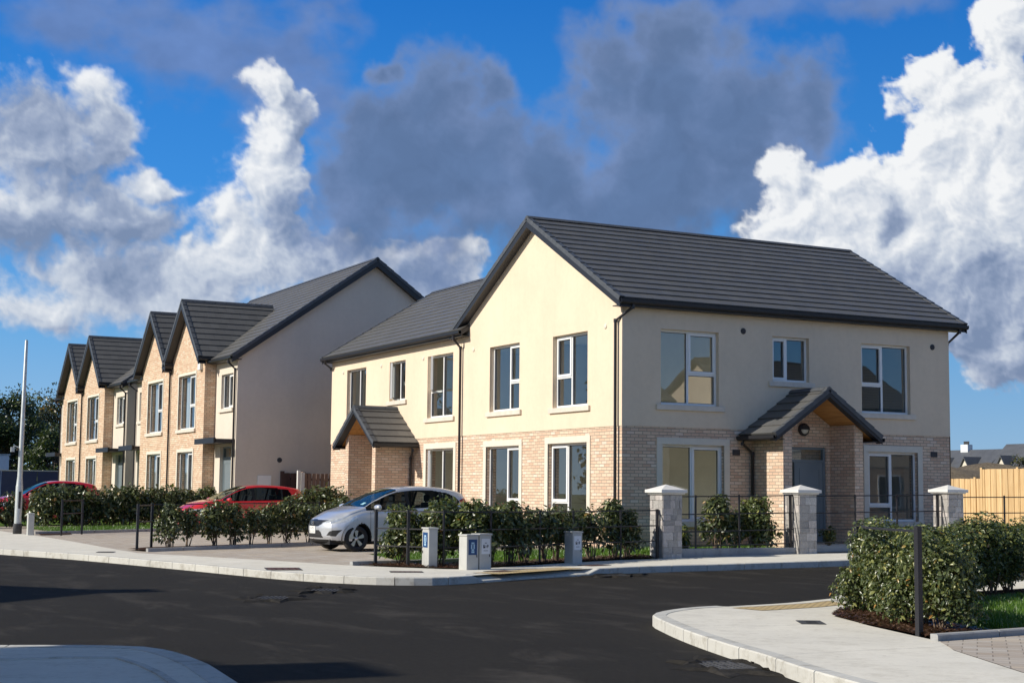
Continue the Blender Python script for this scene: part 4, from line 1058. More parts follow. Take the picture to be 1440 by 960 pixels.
# hedge behind the curved railing, from the silver car to the left pillar
g1 = 'laurel shrubs planted behind the curved railing'
HB = [('big',-7.0,-3.55,.84),('big_b',-6.45,-3.85,.97),('big',-5.95,-4.25,.93),('big_b',-5.5,-4.1,.88),('tall',-4.95,-3.95,.95),('sparse',-4.5,-3.65,.98),('sparse_b',-3.95,-3.45,.95),('sparse',-3.45,-3.1,.98),('sparse_b',-2.95,-2.9,.92),('sparse',-2.4,-2.7,.95),('tall',-1.72,-2.45,.98),('tall',-1.35,-2.4,.80)]
for i, (k, x, y, s) in enumerate(HB):
    shrub(k, x, y, s, f'{ORD[i]} laurel shrub from the left in the hedge behind the curved railing', g1)
g2 = 'laurel shrubs beside the nearer red car'
for i, x in enumerate((-9.25,-8.72,-8.15,-7.6,-7.1,-6.55,-6.0,-5.45,-4.9,-4.35)):
    shrub(('tall','sparse_b','tall_b')[i % 3], x+random.uniform(-.08,.08), 4.45+(x+9.25)*.345, random.uniform(.80,.93), f'{ORD[i]} laurel shrub from the left in the thin hedge before the nearer red car', g2)
g3 = 'laurel shrubs in the hedge behind the small lawn'
for i in range(12):
    shrub(('far','far_b')[i % 2], -8.5+i*.58, 22.8+i*.16, random.uniform(.93,1.05), f'{ORD[i]} shrub from the left in the dense hedge behind the small lawn', g3)
g4 = 'laurel shrubs at the left edge in front of the farther red car'
for i in range(4):
    shrub(('far_b','far')[i % 2], -11.7+i*.78, 24.6-i*.1, random.uniform(.85,.95), f'{ORD[i]} shrub from the left in the hedge behind the lamp post', g4)
g5 = 'laurel shrubs in front of the brown fence'
for i in range(4):
    shrub(('far','far_b')[i % 2], -2.3+i*.66, 14.25+.1*i, random.uniform(.98,1.1), f'{ORD[i]} shrub from the left in the hedge between the red and silver cars', g5)
g6 = 'laurel shrubs behind the railing in the front garden'
for k, x, y, s, l in (('small',.25,-1.9,1.1,'small low laurel shrub just right of the left stone pillar'),('tall',1.3,-1.9,1.02,'tall laurel shrub below the right half of the ground floor window'),
    ('sparse',1.85,-1.7,.85,'dark laurel shrub squeezed between the two tall ones by the window'),('big',2.45,-1.75,.93,'broad laurel shrub beside the lit porch wall'),('small',5.0,-1.2,.8,'small laurel shrub in front of the grey door step')):
    shrub(k, x, y, s, l, g6)
g7 = 'laurel shrubs of the big hedge at the right'
HN = [('near',-6.27,-15.85,1.05),('near_b',-6.54,-16.4,1.08),('near_c',-6.82,-16.95,1.05),('near',-7.04,-17.5,1.03),('near_c',-7.22,-18.0,1.0),('near_b',-5.85,-15.55,.98)]
for i, (k, x, y, s) in enumerate(HN):
    q = shrub(k, x, y, s*.86, f'{ORD[i]} shrub from the far end of the big right hedge behind the tall post', g7); q.scale = (s*.74, s*.74, s*.70); q.location.x -= .10
g8 = 'laurel shrubs of the hedge along the far side of the right lawn'
for i in range(10):
    x = -5.2+i*.72; y = -14.95+ (i*.33 if i < 6 else 1.75+(i-6)*.1)
    q = shrub(('near_b','near','near_c')[i % 3], x, y, random.uniform(.88,1.02), f'{ORD[i]} shrub from the left in the dark hedge beyond the right lawn', g8); q.scale = (q.scale[0], q.scale[1], q.scale[2]*.80)

# ------------------------------------------------------------------ background
def tree(x, y, h, r, label, mat, seed, n=9500, leaf=.27, z=0, group='trees behind the blue hoarding', shape=1.0):
    random.seed(seed); o = empty('tree', (x, y, z), label=label, cat='tree', group=group)
    S = MB(); L = MB(); top = h*.9
    S.tube([(0,0,0),(.1,0,h*.25),(-.1,.1,h*.5),(0,0,top)], [h*.03,h*.024,h*.016,h*.004], 8)
    cl = []
    for i in range(26):
        zz = h*random.uniform(.22,.93); a = random.uniform(0,6.28); k = (1-((zz/h-.45)/.6)**2)*shape
        rr = r*max(.2,k)*random.uniform(.35,.95); c = Vector((math.cos(a)*rr, math.sin(a)*rr, zz)); cl.append((c, r*random.uniform(.22,.40)))
        S.tube([(0,0,zz*.75), c*.6+Vector((0,0,zz*.3)), c], [h*.010,h*.006,h*.002], 5)
    for i in range(n):
        c, q = random.choice(cl); d = Vector((random.gauss(0,1), random.gauss(0,1), random.gauss(0,.8))).normalized()
        p = c+d*q*random.uniform(.3,1.15); f = Vector((random.gauss(0,1), random.gauss(0,1), random.gauss(0,1))).normalized(); s_ = f.orthogonal().normalized(); l = leaf*random.uniform(.5,1.2)
        L.poly([p-f*l*.5, p+s_*l*.3, p+f*l*.5, p-s_*l*.3])
    S.build('trunk', M['bark'], o, fix=False); L.build('crown', M[mat], o, fix=False)
for i, a in enumerate((
    (-3.5,88,11.0,4.2,'dark tree behind the lamp post at the far left','leaf_tree',31),
    (-8.5,92,10.0,4.5,'tall dark tree at the left picture edge','leaf_tree',32),
    (.6,86,8.6,3.0,'slim dark green tree right of the lamp post','leaf_tree',33),
    (3.2,96,9.0,3.6,'dark green tree in the middle of the distant group','leaf_tree',34),
    (5.6,88,9.2,3.4,'tree with olive and rust coloured top beside the farthest house','leaf_tree_b',35),
    (3.4,82,6.0,2.6,'lower bright green bush-like tree in front of the distant trees','leaf_tree',36),
    (9.5,95,9.4,4.0,'olive tree half hidden behind the farthest house','leaf_tree_b',37))):
    tree(a[0], a[1], a[2], a[3], a[4], a[5], a[6], group='trees behind the blue hoarding')
for i, (x, y, h, lab) in enumerate(((-38,60,10,'broad tree outside the left of the picture, nearer one'),(-30,82,11,'broad tree outside the left of the picture, farther one'))):
    tree(x, y, h, 5, lab, 'leaf_tree', 50+i, 4000, .5, group='trees reflected in the windows')
o = empty('hoarding', (-12,56,0), label='long dark blue site hoarding in front of the trees at the left', cat='hoarding')
mb = MB()
for i in range(12): mb.box((i*1.9-4,0,.1),(i*1.9-4+1.86,.04,2.35+i*.006))
mb.build('panels', M['hoarding'], o)
for zz in (.4, 2.38):
    mb = MB(); mb.box((-4,-.05,zz),(18.8,-.0,zz+.06)); mb.build('rail', M['galv'], o)
o = empty('site_cabin', (-4.3,70,0), label='white site cabin showing over the blue hoarding', cat='cabin')
mb = MB(); mb.box((-4,0,0),(2.4,2.4,3.5)); mb.build('body', M['white_clad'], o, bevel=.05)
mb = MB(); mb.box((-4.05,-.05,3.5),(2.45,2.45,3.58)); mb.build('roof', M['galv'], o)
mb = MB(); mb.box((1.3,-.03,2.3),(1.7,-.005,3.1)); mb.build('window', M['seal'], o)
# earth bank and far houses on the right
def bank():
    random.seed(9); mb = MB(); nx, ny = 60, 10; vs = []
    x0, x1, y0, y1 = 40, 150, 58, 84
    for j in range(ny+1):
        for i in range(nx+1):
            t = j/ny; x = x0+(x1-x0)*i/nx; y = y0+(y1-y0)*t
            hgt = 4.25*math.sin(math.pi*min(1,t*1.1)*.9)**.8 if t > 0 else 0
            vs.append((x, y, -.1+max(0, hgt*(1+.06*math.sin(x*.7)+.05*math.sin(x*1.9+2)))+random.uniform(-.08,.08)))
    mb.add(vs, [(j*(nx+1)+i, j*(nx+1)+i+1, (j+1)*(nx+1)+i+1, (j+1)*(nx+1)+i) for j in range(ny) for i in range(nx)], 0, True)
    tag(mb.build('earth_bank', M['soil']), kind='structure')
bank()
def far_house(x, y, rz, label, L=12, D=9, chim=False, ze=5.2, zr=8.6):
    o = empty('house', (x, y, 0), rz, label=label, cat='house', group='distant houses beyond the earth bank')
    mb = MB(); mb.box((0,0,0),(L,D,ze)); mb.prism([(0,0,ze),(0,D,ze),(0,D/2,zr)], X*.3); mb.prism([(L-.3,0,ze),(L-.3,D,ze),(L-.3,D/2,zr)], X*.3)
    mb.build('wall', M['far_render'], o)
    mb = MB(); s = (zr-ze)/(D/2); e = .4
    mb.prism([(-e,-e,ze-e*s+.1),(-e,D/2,zr+.1),(-e,D+e,ze-e*s+.1),(-e,D+e,ze-e*s-.1),(-e,D/2,zr-.1),(-e,-e,ze-e*s-.1)], X*(L+2*e)); 
    r = mb.build('roof', M['slate_far'], o)
    # a front dormer gable facing the viewer
    for dx in (2.2, L-4.2):
        w = MB(); w.prism([(dx,-.5,0),(dx+2.6,-.5,0),(dx+2.6,-.5,ze),(dx+1.3,-.5,ze+2.1),(dx,-.5,ze)], Y*2); w.build('gable_bay', M['far_render'], o)
        w = MB(); a = ze-.25
        w.prism([(dx-.25,-.8,a),(dx+1.3,-.8,ze+2.2),(dx+2.85,-.8,a),(dx+2.85,-.8,a-.2),(dx+1.3,-.8,ze+1.98),(dx-.25,-.8,a-.2)], Y*4.2); w.build('bay_roof', M['slate_far'], o)
        for zz in (1.0, 3.4):
            w = MB(); w.box((dx+.7,-.53,zz),(dx+1.9,-.505,zz+1.3)); w.build('window', M['seal'], o)
    if chim:
        mb = MB(); mb.box((L*.3,D/2-.5,zr-.8),(L*.3+1.5,D/2+.5,zr+.9)); c = mb.build('chimney', M['white_clad'], r)
        mb = MB(); 
        for k in (.35,.75,1.15): mb.lathe([(.13,0),(.15,.5),(0,.5)], (L*.3+k,D/2,zr+.9), Z, 10)
        mb.build('chimney_pots', M['iron'], c)
far_house(147,149,R(-90),'distant slate roofed house with white chimney, leftmost beyond the bank',chim=True,ze=5.3,zr=8.6)
far_house(147.5,136.6,R(-90),'distant slate roofed house at the right picture edge beyond the bank',ze=5.4,zr=9.3)
far_house(147,162,R(-90),'low distant house roof just beside the corner house wall',ze=5.2,zr=8.0)
far_house(168,150,R(-90),'second row distant roof behind the chimney house',ze=5,zr=9.4,L=18)
tree(94,78.5,5.9,1.5,'small yellow green bush on the bank at the right edge','leaf_tree_b',61,1200,.3,group='bushes on the bank')
# houses standing just outside the frame (they shade the road and show in the window panes)
def side_house(x, y, rz, label, L, D, zr=8.6, ze=6.0, chim=None):
    o = empty('house', (x, y, 0), rz, label=label, cat='house', group='houses outside the picture')
    mb = MB(); mb.box((0,0,0),(L,D,3.0)); mb.build('ground_floor_wall', M['brick'], o)
    mb = MB(); mb.box((-.015,-.015,3.0),(L+.015,D+.015,ze)); 
    for xx in (-.015, L-.285): mb.prism([(xx,0,ze),(xx,D,ze),(xx,D/2,zr-.1)], X*.3)
    mb.build('upper_wall', M['render'], o)
    r = gable_roof(o, Vector((0,D/2,0)), X, Y, -.25, L+.25, D/2+.3, ze, zr, fasc=.12)
    for (xx, zz, w, h) in [(q, z_, 1.5, 1.7) for q in (1.2, L/2-.75, L-2.7) for z_ in (.9, 3.7)]:
        for yy, d in ((-.015, -1), (D+.015, 1)):
            f = MB(); f.box((xx,yy-.03 if d < 0 else yy+.002,zz),(xx+w,yy-.002 if d < 0 else yy+.03,zz+h)); w_ = f.build('window', M['upvc'], o)
            g = MB(); g.box((xx+.08,yy+d*.032,zz+.08),(xx+w/2-.04,yy+d*.036,zz+h-.08)); g.box((xx+w/2+.04,yy+d*.032,zz+.08),(xx+w-.08,yy+d*.036,zz+h-.08)); g.build('pane', M['seal'], w_)
    if chim:
        mb = MB(); mb.box((chim[0],D/2-.35,zr-1),(chim[1],D/2+.35,chim[2])); mb.build('chimney', M['brick'], o)
side_house(-24.9,-25.5,R(90),'house outside the picture on the left, nearer one',10.6,8.4,zr=9.0,chim=(9.4,10.5,9.55))
side_house(-36.0,-9.3,0,'house outside the picture on the left, farther one',9,8.0,zr=8.5,chim=(8.2,9.1,8.95))
side_house(12,-41,0,'house outside the picture on the right across the side road, nearer one',11,8.5)
side_house(27,-40,0,'house outside the picture on the right across the side road, farther one',11,8.5)
# ------------------------------------------------------------------ cars
def curve1(pts):
    pts = sorted(pts); xs = [p[0] for p in pts]; ys = [p[1] for p in pts]; n = len(xs)
    d = [(ys[i+1]-ys[i])/(xs[i+1]-xs[i]) for i in range(n-1)]
    m = [d[0]]+[0 if d[i-1]*d[i] <= 0 else 2*d[i-1]*d[i]/(d[i-1]+d[i]) for i in range(1, n-1)]+[d[-1]]
    def f(x):
        x = max(xs[0], min(xs[-1], x)); i = 0
        while i < n-2 and x > xs[i+1]: i += 1
        h = xs[i+1]-xs[i]; t = (x-xs[i])/h
        return (2*t**3-3*t*t+1)*ys[i]+(t**3-2*t*t+t)*h*m[i]+(-2*t**3+3*t*t)*ys[i+1]+(t**3-t*t)*h*m[i+1]
    return f
def inpoly(x, y, poly):
    c = False
    for i in range(len(poly)):
        (x1, y1), (x2, y2) = poly[i], poly[i-1]
        if (y1 > y) != (y2 > y) and x < (x2-x1)*(y-y1)/(y2-y1)+x1: c = not c
    return c
def build_car(root, S, paint, K=4, NS=150):
    top, belt, W, zb = curve1(S['top']), curve1(S['belt']), curve1(S['W']), curve1(S['zb'])
    xf, xr = S['xf'], S['xr']
    def section(x):
        T = top(x); b = min(belt(x), T-.03); w = W(x); zz = zb(x); h = T-b
        ye = w-.04-h*S['tumble']; ze = b+(T-b)*(.80 if h > .15 else .75)
        mid = (b+zz+.2)/2
        c = [(w*.88,zz),(w*.96,zz+.035),(w*.995,zz+.16),(w,mid),(w-.008,b-.06),(w-.03,b-.005),(w-.045-(w-.045-ye)*.33,b+(ze-b)*.35),(ye+.012,ze-(ze-b)*.12),(ye-.06,ze+(T-ze)*.62),(ye*.66,T-.012*min(1,h*5)),(ye*.33,T-.002),(0,T)]
        out = []
        for i in range(len(c)-1):
            p0, p1, p2, p3 = c[max(i-1,0)], c[i], c[i+1], c[min(i+2,len(c)-1)]
            for j in range(K):
                t = j/K
                out.append(tuple(.5*((2*p1[a])+(p2[a]-p0[a])*t+(2*p0[a]-5*p1[a]+4*p2[a]-p3[a])*t*t+(3*p1[a]-p0[a]-3*p2[a]+p3[a])*t**3) for a in (0,1)))
        out.append(c[-1]); return out
    def warp(x, y, z):
        ay = abs(y)/.84
        x2 = x - S['kf']*ay**2.4*smoothstep(.7, xf, x) + S['kr']*ay**2.4*smoothstep(.7, -xr, -x)
        if z > .52: x2 -= S['lean']*((z-.52)/.3)**1.6*smoothstep(xf-.45, xf, x)
        if z < .36: x2 -= .10*((.36-z)/.16)**1.5*smoothstep(xf-.3, xf, x)
        x2 -= 0 if z < .62 else -.0
        return (x2, y, z)
    xs = []
    for i in range(NS+1):
        t = i/NS; t = t-.045*math.sin(2*math.pi*t*1.0)*1.2
        xs.append(xf+(xr-xf)*t)
    sec = [section(x) for x in xs]; J = len(sec[0])
    wf, wr, rA = S['wf'], S['wr'], S['rA']
    groups = {k: MB() for k in ('body','windscreen','rear_window','side_window_l','side_window_r','pillar_trim_lb','pillar_trim_rb','pillar_trim_lc','pillar_trim_rc','headlight_l','headlight_r','tail_l','tail_r','grille','bumper_trim')}
    vid = {k: {} for k in groups}
    def put(k, pts, keys):
        g = groups[k]; m = vid[k]; idx = []
        for p, q in zip(pts, keys):
            if q not in m: m[q] = len(g.v); g.v.append(p)
            idx.append(m[q])
        idx2 = []
        for i in idx:
            if i not in idx2: idx2.append(i)
        if len(idx2) >= 3: g.f.append(tuple(idx2)); g.m.append(0); g.sm.append(True)
    def classify(x, y, z, j):
        side = 'l' if y > 0 else 'r'; ay = abs(y)
        if 20 <= j < 30 or True:
            T = top(x); b = min(belt(x), T-.03)
            if T-b > .12 and z > b+.0 and inpoly(x, z, S['dlo']) and ay > W(x)-.04-(T-b)*S['tumble']-.02:
                if abs(x-S['bpil']) < .04: return 'pillar_trim_'+side+'b'
                if abs(x-S['cpil']) < .035: return 'pillar_trim_'+side+'c'
                return 'side_window_'+side
            if S['ws'][1] < x < S['ws'][0]:
                f = (S['ws'][0]-x)/(S['ws'][0]-S['ws'][1]); lim = (W(x)-.04-(T-b)*S['tumble'])-.045
                if ay < lim and j > 6.75*K: return 'windscreen'
            if S['rw'][0] > x > S['rw'][1]:
                lim = (W(x)-.04-(T-b)*S['tumble'])-.07
                if ay < lim and j > 7.25*K: return 'rear_window'
        if x > xf-.75 and inpoly(ay-(0), z, S['head']) and x > S['headx'](ay, z): return 'headlight_'+side
        if x > xf-.02-0*ay and inpoly(ay, z, S['grille']): return 'grille'
        if x > xf-.35:
            for q in S['trim']:
                if inpoly(ay, z, q): return 'bumper_trim'
        if x < xr+.42 and inpoly(x, z, S['tail']) and ay > .42: return 'tail_'+side
        if z < S['sill'] and (x < xf-.3): return 'bumper_trim'
        return 'body'
    for sg in (1, -1):
        for i in range(NS):
            for j in range(J-1):
                q = [(i,j),(i+1,j),(i+1,j+1),(i,j+1)]; P = [(xs[a], sec[a][b][0]*sg, sec[a][b][1]) for a, b in q]
                c = [sum(p[k] for p in P)/4 for k in range(3)]
                if abs(c[1]) > .4 and min(math.hypot(c[0]-wf, c[2]-S['rw_']), math.hypot(c[0]-wr, c[2]-S['rw_'])) < rA: continue
                keys = [(a, b, sg if b < J-1 else 0) for a, b in q]
                if sg < 0: P = P[::-1]; keys = keys[::-1]
                put(classify(*c, j), [warp(*p) for p in P], keys)
        for e, xe in ((0, xf), (NS, xr)):
            NTc = 26 if K < 6 else 64
            for j in range(J-1):
                for k in range(NTc):
                    q = [(j,k),(j+1,k),(j+1,k+1),(j,k+1)]
                    P = [(xe, sec[e][a][0]*sg*(1-b/NTc), sec[e][a][1]) for a, b in q]
                    c = [sum(p[m] for p in P)/4 for m in range(3)]
                    keys = [((e, a, sg) if b == 0 else ('c', e, a, b, sg if b < NTc else 0)) for a, b in q]
                    if sg*(1 if e == 0 else -1) < 0: P = P[::-1]; keys = keys[::-1]
                    put(classify(c[0] if e else xf+.001, c[1], c[2], 0), [warp(*p) for p in P], keys)
    mats = dict(body=paint, windscreen=M['car_glass'], rear_window=M['car_glass'], side_window_l=M['car_glass'], side_window_r=M['car_glass'], **{'pillar_trim_'+q: M['black_trim'] for q in ('lb','rb','lc','rc')}, headlight_l=M['clear_lens'], headlight_r=M['clear_lens'],
                tail_l=M['red_lens'], tail_r=M['red_lens'], grille=M['black_trim'], bumper_trim=M['rubber'])
    nm = dict(**{'pillar_trim_'+q: 'pillar_trim' for q in ('lb','rb','lc','rc')}, side_window_l='side_window', side_window_r='side_window', headlight_l='headlight', headlight_r='headlight', tail_l='tail_light', tail_r='tail_light')
    body = None
    for k, g in groups.items():
        if not g.f: continue
        o = g.build(nm.get(k, k), mats[k], root, fix=False)
        if k == 'body': body = o
    # seams along the flanks
    sm = MB()
    for sx in S['seams']:
        pts = [p for p in section(sx) if zb(sx)+.1 < p[1] < min(belt(sx), top(sx)-.03)]
        for sg in (1,-1):
            for a, b_ in zip(pts, pts[1:]):
                A = [warp(sx+d, a[0]*sg+sg*.002, a[1]) for d in (-.006,.006)]; B = [warp(sx+d, b_[0]*sg+sg*.002, b_[1]) for d in (.006,-.006)]
                sm.poly(A+B)
    sm.build('door_seam', M['seal'], body, fix=False)
    hd = MB()
    for hx, hz in S['handles']:
        for sg in (1,-1):
            y = (W(hx)+.012)*sg; hd.box((hx-.10,y-.012,hz),(hx+.08,y+.018,hz+.03))
    hd.build('door_handle', paint, body, bevel=.008)
    for sg in (1,-1):
        mx, mz = S['mirror']; y = W(mx)*sg
        mb = MB(); c = Vector((mx, y+sg*.16, mz)); n = 10
        vs = []; fs = []
        for a in range(n+1):
            for b_ in range(12):
                th = math.pi*a/n; ph = 2*math.pi*b_/12
                vs.append(c+Vector((.095*math.cos(ph)*max(0,math.sin(th))**.35*(1 if math.cos(ph) > 0 else .35), .13*math.cos(th), .07*math.sin(ph)*max(0,math.sin(th))**.35)))
        fs = [(a*12+b_, a*12+(b_+1) % 12, (a+1)*12+(b_+1) % 12, (a+1)*12+b_) for a in range(n) for b_ in range(12)]
        mb.add(vs, fs, 0, True); m_ = mb.build('wing_mirror', paint, root)
        mb = MB(); mb.box((mx-.03, min(y-sg*.06, y+sg*.09), mz-.09),(mx+.04, max(y-sg*.06, y+sg*.09), mz-.055)); mb.build('mirror_arm', M['black_trim'], m_, bevel=.01)
    # wheels
    for wx in (wf, wr):
        for sg in (1,-1):
            c = Vector((wx, sg*(W(0)-.11), S['rw_'])); rr = S['rw_']
            mb = MB(); ax = Y*sg
            mb.lathe([(rr*.66,-.09),(rr*.93,-.09),(rr*.985,-.07),(rr,-.04),(rr,.04),(rr*.985,.07),(rr*.93,.092),(rr*.80,.098),(rr*.68,.085)], (0,0,0), ax, 36)
            w = mb.build('wheel', M['rubber'], root); w.location = c
            mb = MB(); mb.lathe([(rr*.69,.085),(rr*.66,.088),(rr*.64,.05),(rr*.62,.0),(rr*.62,-.09)], (0,0,0), ax, 36); rim = mb.build('rim', M['rim_dark'], w)
            mb = MB(); mb.lathe([(rr*.64,.02),(.0,.03)], (0,0,0), ax, 24); mb.build('brake_disc', M['rubber'], w)
            mb = MB(); 
            for k in range(5):
                a = 2*math.pi*k/5+.3
                e1 = Vector((math.cos(a),0,math.sin(a))); e2 = Vector((-math.sin(a),0,math.cos(a)))
                p = [e1*rr*.10-e2*rr*.05, e1*rr*.60-e2*rr*.17, e1*rr*.645-e2*rr*.02, e1*rr*.60+e2*rr*.14, e1*rr*.10+e2*rr*.06]
                mb.prism([v+ax*.055 for v in p], ax*.026)
            mb.lathe([(rr*.15,.05),(rr*.15,.085),(0,.09)], (0,0,0), ax, 16)
            mb.build('spokes', M['alloy'], rim)
    # floor, arches and cabin
    mb = MB(); mb.box((xr+.15,-.60,.16),(xf-.18,.60,.34)); 
    for wx in (wf, wr):
        for sg in (1,-1):
            for k in range(24):
                a0 = math.pi*(k/24*1.12-.06); a1 = math.pi*((k+1)/24*1.12-.06); r_ = rA+.01; y0 = sg*(W(wx)-.02); y1 = y0-sg*.32; zc = S['rw_']
                mb.poly([(wx+r_*math.cos(a0),y0,zc+r_*math.sin(a0)),(wx+r_*math.cos(a1),y0,zc+r_*math.sin(a1)),(wx+r_*math.cos(a1),y1,zc+r_*math.sin(a1)),(wx+r_*math.cos(a0),y1,zc+r_*math.sin(a0))])
    mb.build('underbody', M['rubber'], root, fix=False)
    mb = MB(); mb.box((xr+.3,-.68,.34),(S['ws'][0]-.35,.68,.55)); mb.box((S['ws'][0]-.45,-.70,.55),(S['ws'][0]-.15,.70,belt(S['ws'][0]-.3)-.03))
    mb.build('cabin', M['black_trim'], root)
    for sx in (.10,-.85):
        for sy in (-.34,.34):
            mb = MB(); mb.box((sx-.25,sy-.22,.5),(sx+.25,sy+.22,.66)); mb.prism([(sx-.22,sy-.20,.6),(sx-.10,sy-.20,.6),(sx-.24,sy-.17,1.14),(sx-.33,sy-.17,1.12)], Y*.38)
            mb.box((sx-.34,sy-.11,1.16),(sx-.27,sy+.11,1.32)); mb.build('seat', M['curtain_dark'], root, bevel=.02)
    if S.get('permit'):
        (x0, x1, y0, y1) = S['permit']; mb = MB()
        def on(x, y):
            sc = section(x); 
            for a, b_ in zip(sc, sc[1:]):
                if a[0] >= y >= b_[0] and a[1] > belt(x)+.02: t = (a[0]-y)/max(1e-6, a[0]-b_[0]); return Vector(warp(x, y, a[1]+(b_[1]-a[1])*t))+Vector((.004, 0, .005))
            return Vector(warp(x, y, top(x)+.005))
        mb.poly([on(x0,y0), on(x0,y1), on(x1,y1), on(x1,y0)]); mb.build('windscreen_permit', M['permit'], root, fix=False)
    # plate
    mb = MB(); px = xf+S.get('px', .004); a, z0, z1 = S['plate']; mb.box((px-.03,-a,z0),(px+.012,a,z1)); pl = mb.build('number_plate', M['plate'], root, bevel=.004)
    mb = MB()
    for (y0, y1, u0, u1) in S['marks']: mb.box((px+.012, y0, z0+(z1-z0)*u0),(px+.0135, y1, z0+(z1-z0)*u1))
    mb.build('plate_characters', M['ink'], pl)
    if S.get('badge'):
        z = S['badge']; bx = xf-.012; mb = MB(); w_, h_ = .062, .048
        for (y0, z0, y1, z1, t) in ((-w_*.85,-h_,-w_,h_,.004),(w_*.85,-h_,w_,h_,.004),(-w_,h_,w_,h_,.004),(-w_*.85,-h_,w_*.85,-h_,.004),(-w_*.38,-h_*.75,-w_*.58,h_*.75,.007),(w_*.38,-h_*.75,w_*.58,h_*.75,.007),(-w_*.45,0,w_*.45,0,.006)):
            mb.tube([(bx+.02,y0,z+z0),(bx+.02,y1,z+z1)], t, 6)
        mb.build('badge', M['chrome'], root)
    return body
MPV = dict(xf=2.0, xr=-1.99, kf=.34, kr=.20, lean=.10, tumble=.42, wf=1.24, wr=-1.29, rw_=.30, rA=.355, sill=.245,
    top=[(2.0,.70),(1.96,.755),(1.85,.82),(1.6,.905),(1.3,.98),(1.08,1.03),(.75,1.19),(.3,1.395),(-.05,1.495),(-.5,1.528),(-1.0,1.515),(-1.45,1.45),(-1.68,1.385),(-1.80,1.24),(-1.90,1.06),(-1.96,.92),(-1.99,.78)],
    belt=[(2.0,.62),(1.6,.82),(1.1,.915),(.5,.95),(-.6,1.0),(-1.3,1.06),(-1.7,1.10),(-1.99,.80)],
    W=[(2.0,.66),(1.93,.745),(1.8,.80),(1.5,.838),(1.0,.848),(-1.0,.848),(-1.5,.835),(-1.8,.79),(-1.93,.74),(-1.99,.69)],
    zb=[(2.0,.22),(1.6,.19),(0,.185),(-1.6,.21),(-1.99,.27)],
    dlo=[(1.22,.94),(.92,1.085),(.45,1.29),(.12,1.405),(-.3,1.445),(-.8,1.43),(-1.25,1.365),(-1.50,1.265),(-1.62,1.16),(-1.5,1.085),(-.6,1.015),(.3,.965)],
    bpil=-.12, cpil=-1.02, ws=(1.06,.12), rw=(-1.70,-1.92),
    head=[(.36,.645),(.5,.70),(.74,.80),(.86,.84),(.86,.73),(.78,.66),(.60,.64)], headx=lambda y, z: 1.42,
    grille=[(-.01,.735),(.40,.715),(.62,.72),(.44,.655),(.26,.575),(-.01,.56)],
    trim=[[(-.01,.31),(.44,.31),(.36,.45),(.28,.49),(-.01,.49)],[(-.01,.20),(.9,.20),(.9,.235),(.50,.275),(-.01,.28)],[(.54,.37),(.72,.35),(.78,.50),(.62,.47)]],
    tail=[(-1.60,1.20),(-1.76,1.26),(-2.05,1.04),(-2.05,.76),(-1.84,.76),(-1.76,.96)],
    seams=(.93,-.12,-.98), handles=((.02,.86),(-.85,.90)), mirror=(.78,1.02), plate=(.165,.405,.575), px=.0, marks=((-.095,-.085,.55,.85),(-.06,-.045,.62,.70),(-.01,.0,.55,.85),(.0,.02,.78,.85),(.06,.07,.55,.85),(-.11,-.10,.15,.42),(-.10,-.07,.15,.21),(-.02,-.01,.15,.42),(.04,.07,.28,.34),(.10,.11,.15,.42)), permit=(.96,.86,.36,.50), badge=.655)
HATCH = dict(MPV, permit=None, xf=2.12, xr=-2.12, wf=1.30, wr=-1.32, rw_=.315, rA=.365, badge=None, kf=.30, lean=.08, tumble=.45,
    top=[(2.12,.66),(2.08,.74),(1.95,.82),(1.6,.93),(1.25,.985),(1.02,1.01),(.7,1.16),(.3,1.345),(.0,1.435),(-.4,1.468),(-1.0,1.455),(-1.5,1.405),(-1.78,1.345),(-1.92,1.18),(-2.02,1.02),(-2.09,.9),(-2.12,.76)],
    belt=[(2.12,.60),(1.6,.84),(1.1,.92),(.5,.945),(-.6,.965),(-1.3,.985),(-1.7,1.0),(-2.12,.78)],
    W=[(2.12,.68),(2.05,.77),(1.9,.83),(1.6,.87),(1.0,.885),(-1.2,.885),(-1.7,.86),(-2.0,.79),(-2.12,.72)],
    zb=[(2.12,.22),(1.6,.19),(0,.185),(-1.6,.21),(-2.12,.27)],
    dlo=[(1.12,.96),(.85,1.08),(.45,1.255),(.15,1.345),(-.3,1.38),(-.9,1.37),(-1.35,1.32),(-1.60,1.02),(-1.2,.99),(-.3,.975)],
    bpil=-.1, cpil=-1.1, ws=(1.0,.08), rw=(-1.80,-2.0),
    head=[(.50,.62),(.60,.68),(.88,.76),(.92,.70),(.88,.62)], headx=lambda y, z: 1.6,
    grille=[(-.01,.68),(.5,.675),(.5,.63),(-.01,.62)], tail=[(-1.78,1.0),(-2.2,.96),(-2.2,.80),(-1.85,.82)],
    trim=[[(-.01,.30),(.62,.30),(.56,.46),(-.01,.46)],[(-.01,.20),(.9,.20),(.9,.235),(-.01,.235)]],
    seams=(.9,-.1,-1.02), handles=((.02,.83),(-.88,.85)), mirror=(.75,1.0), plate=(.26,.46,.57), marks=((-.2,-.1,.3,.8),(-.06,.02,.3,.8),(.06,.2,.3,.8)))
def place_car(x, y, z, rz, S, paint, scale, K=4, NS=150, **kw):
    o = empty('car', (x, y, z), rz, **kw); build_car(o, S, paint, K, NS); o.scale = scale; return o
place_car(-4.80, 2.22, .165, math.pi+R(1.0), MPV, M['paint_silver'], (.93,1,.945), K=10, NS=330, label='silver compact hatchback with raked windscreen parked on the driveway facing the road', cat='car', group='parked cars')
place_car(-3.88, 16.0, .178, math.pi, HATCH, M['paint_red'], (.96,1,1.0), label='red hatchback parked behind the thin hedge, nearer of the two red cars', cat='car', group='parked cars')
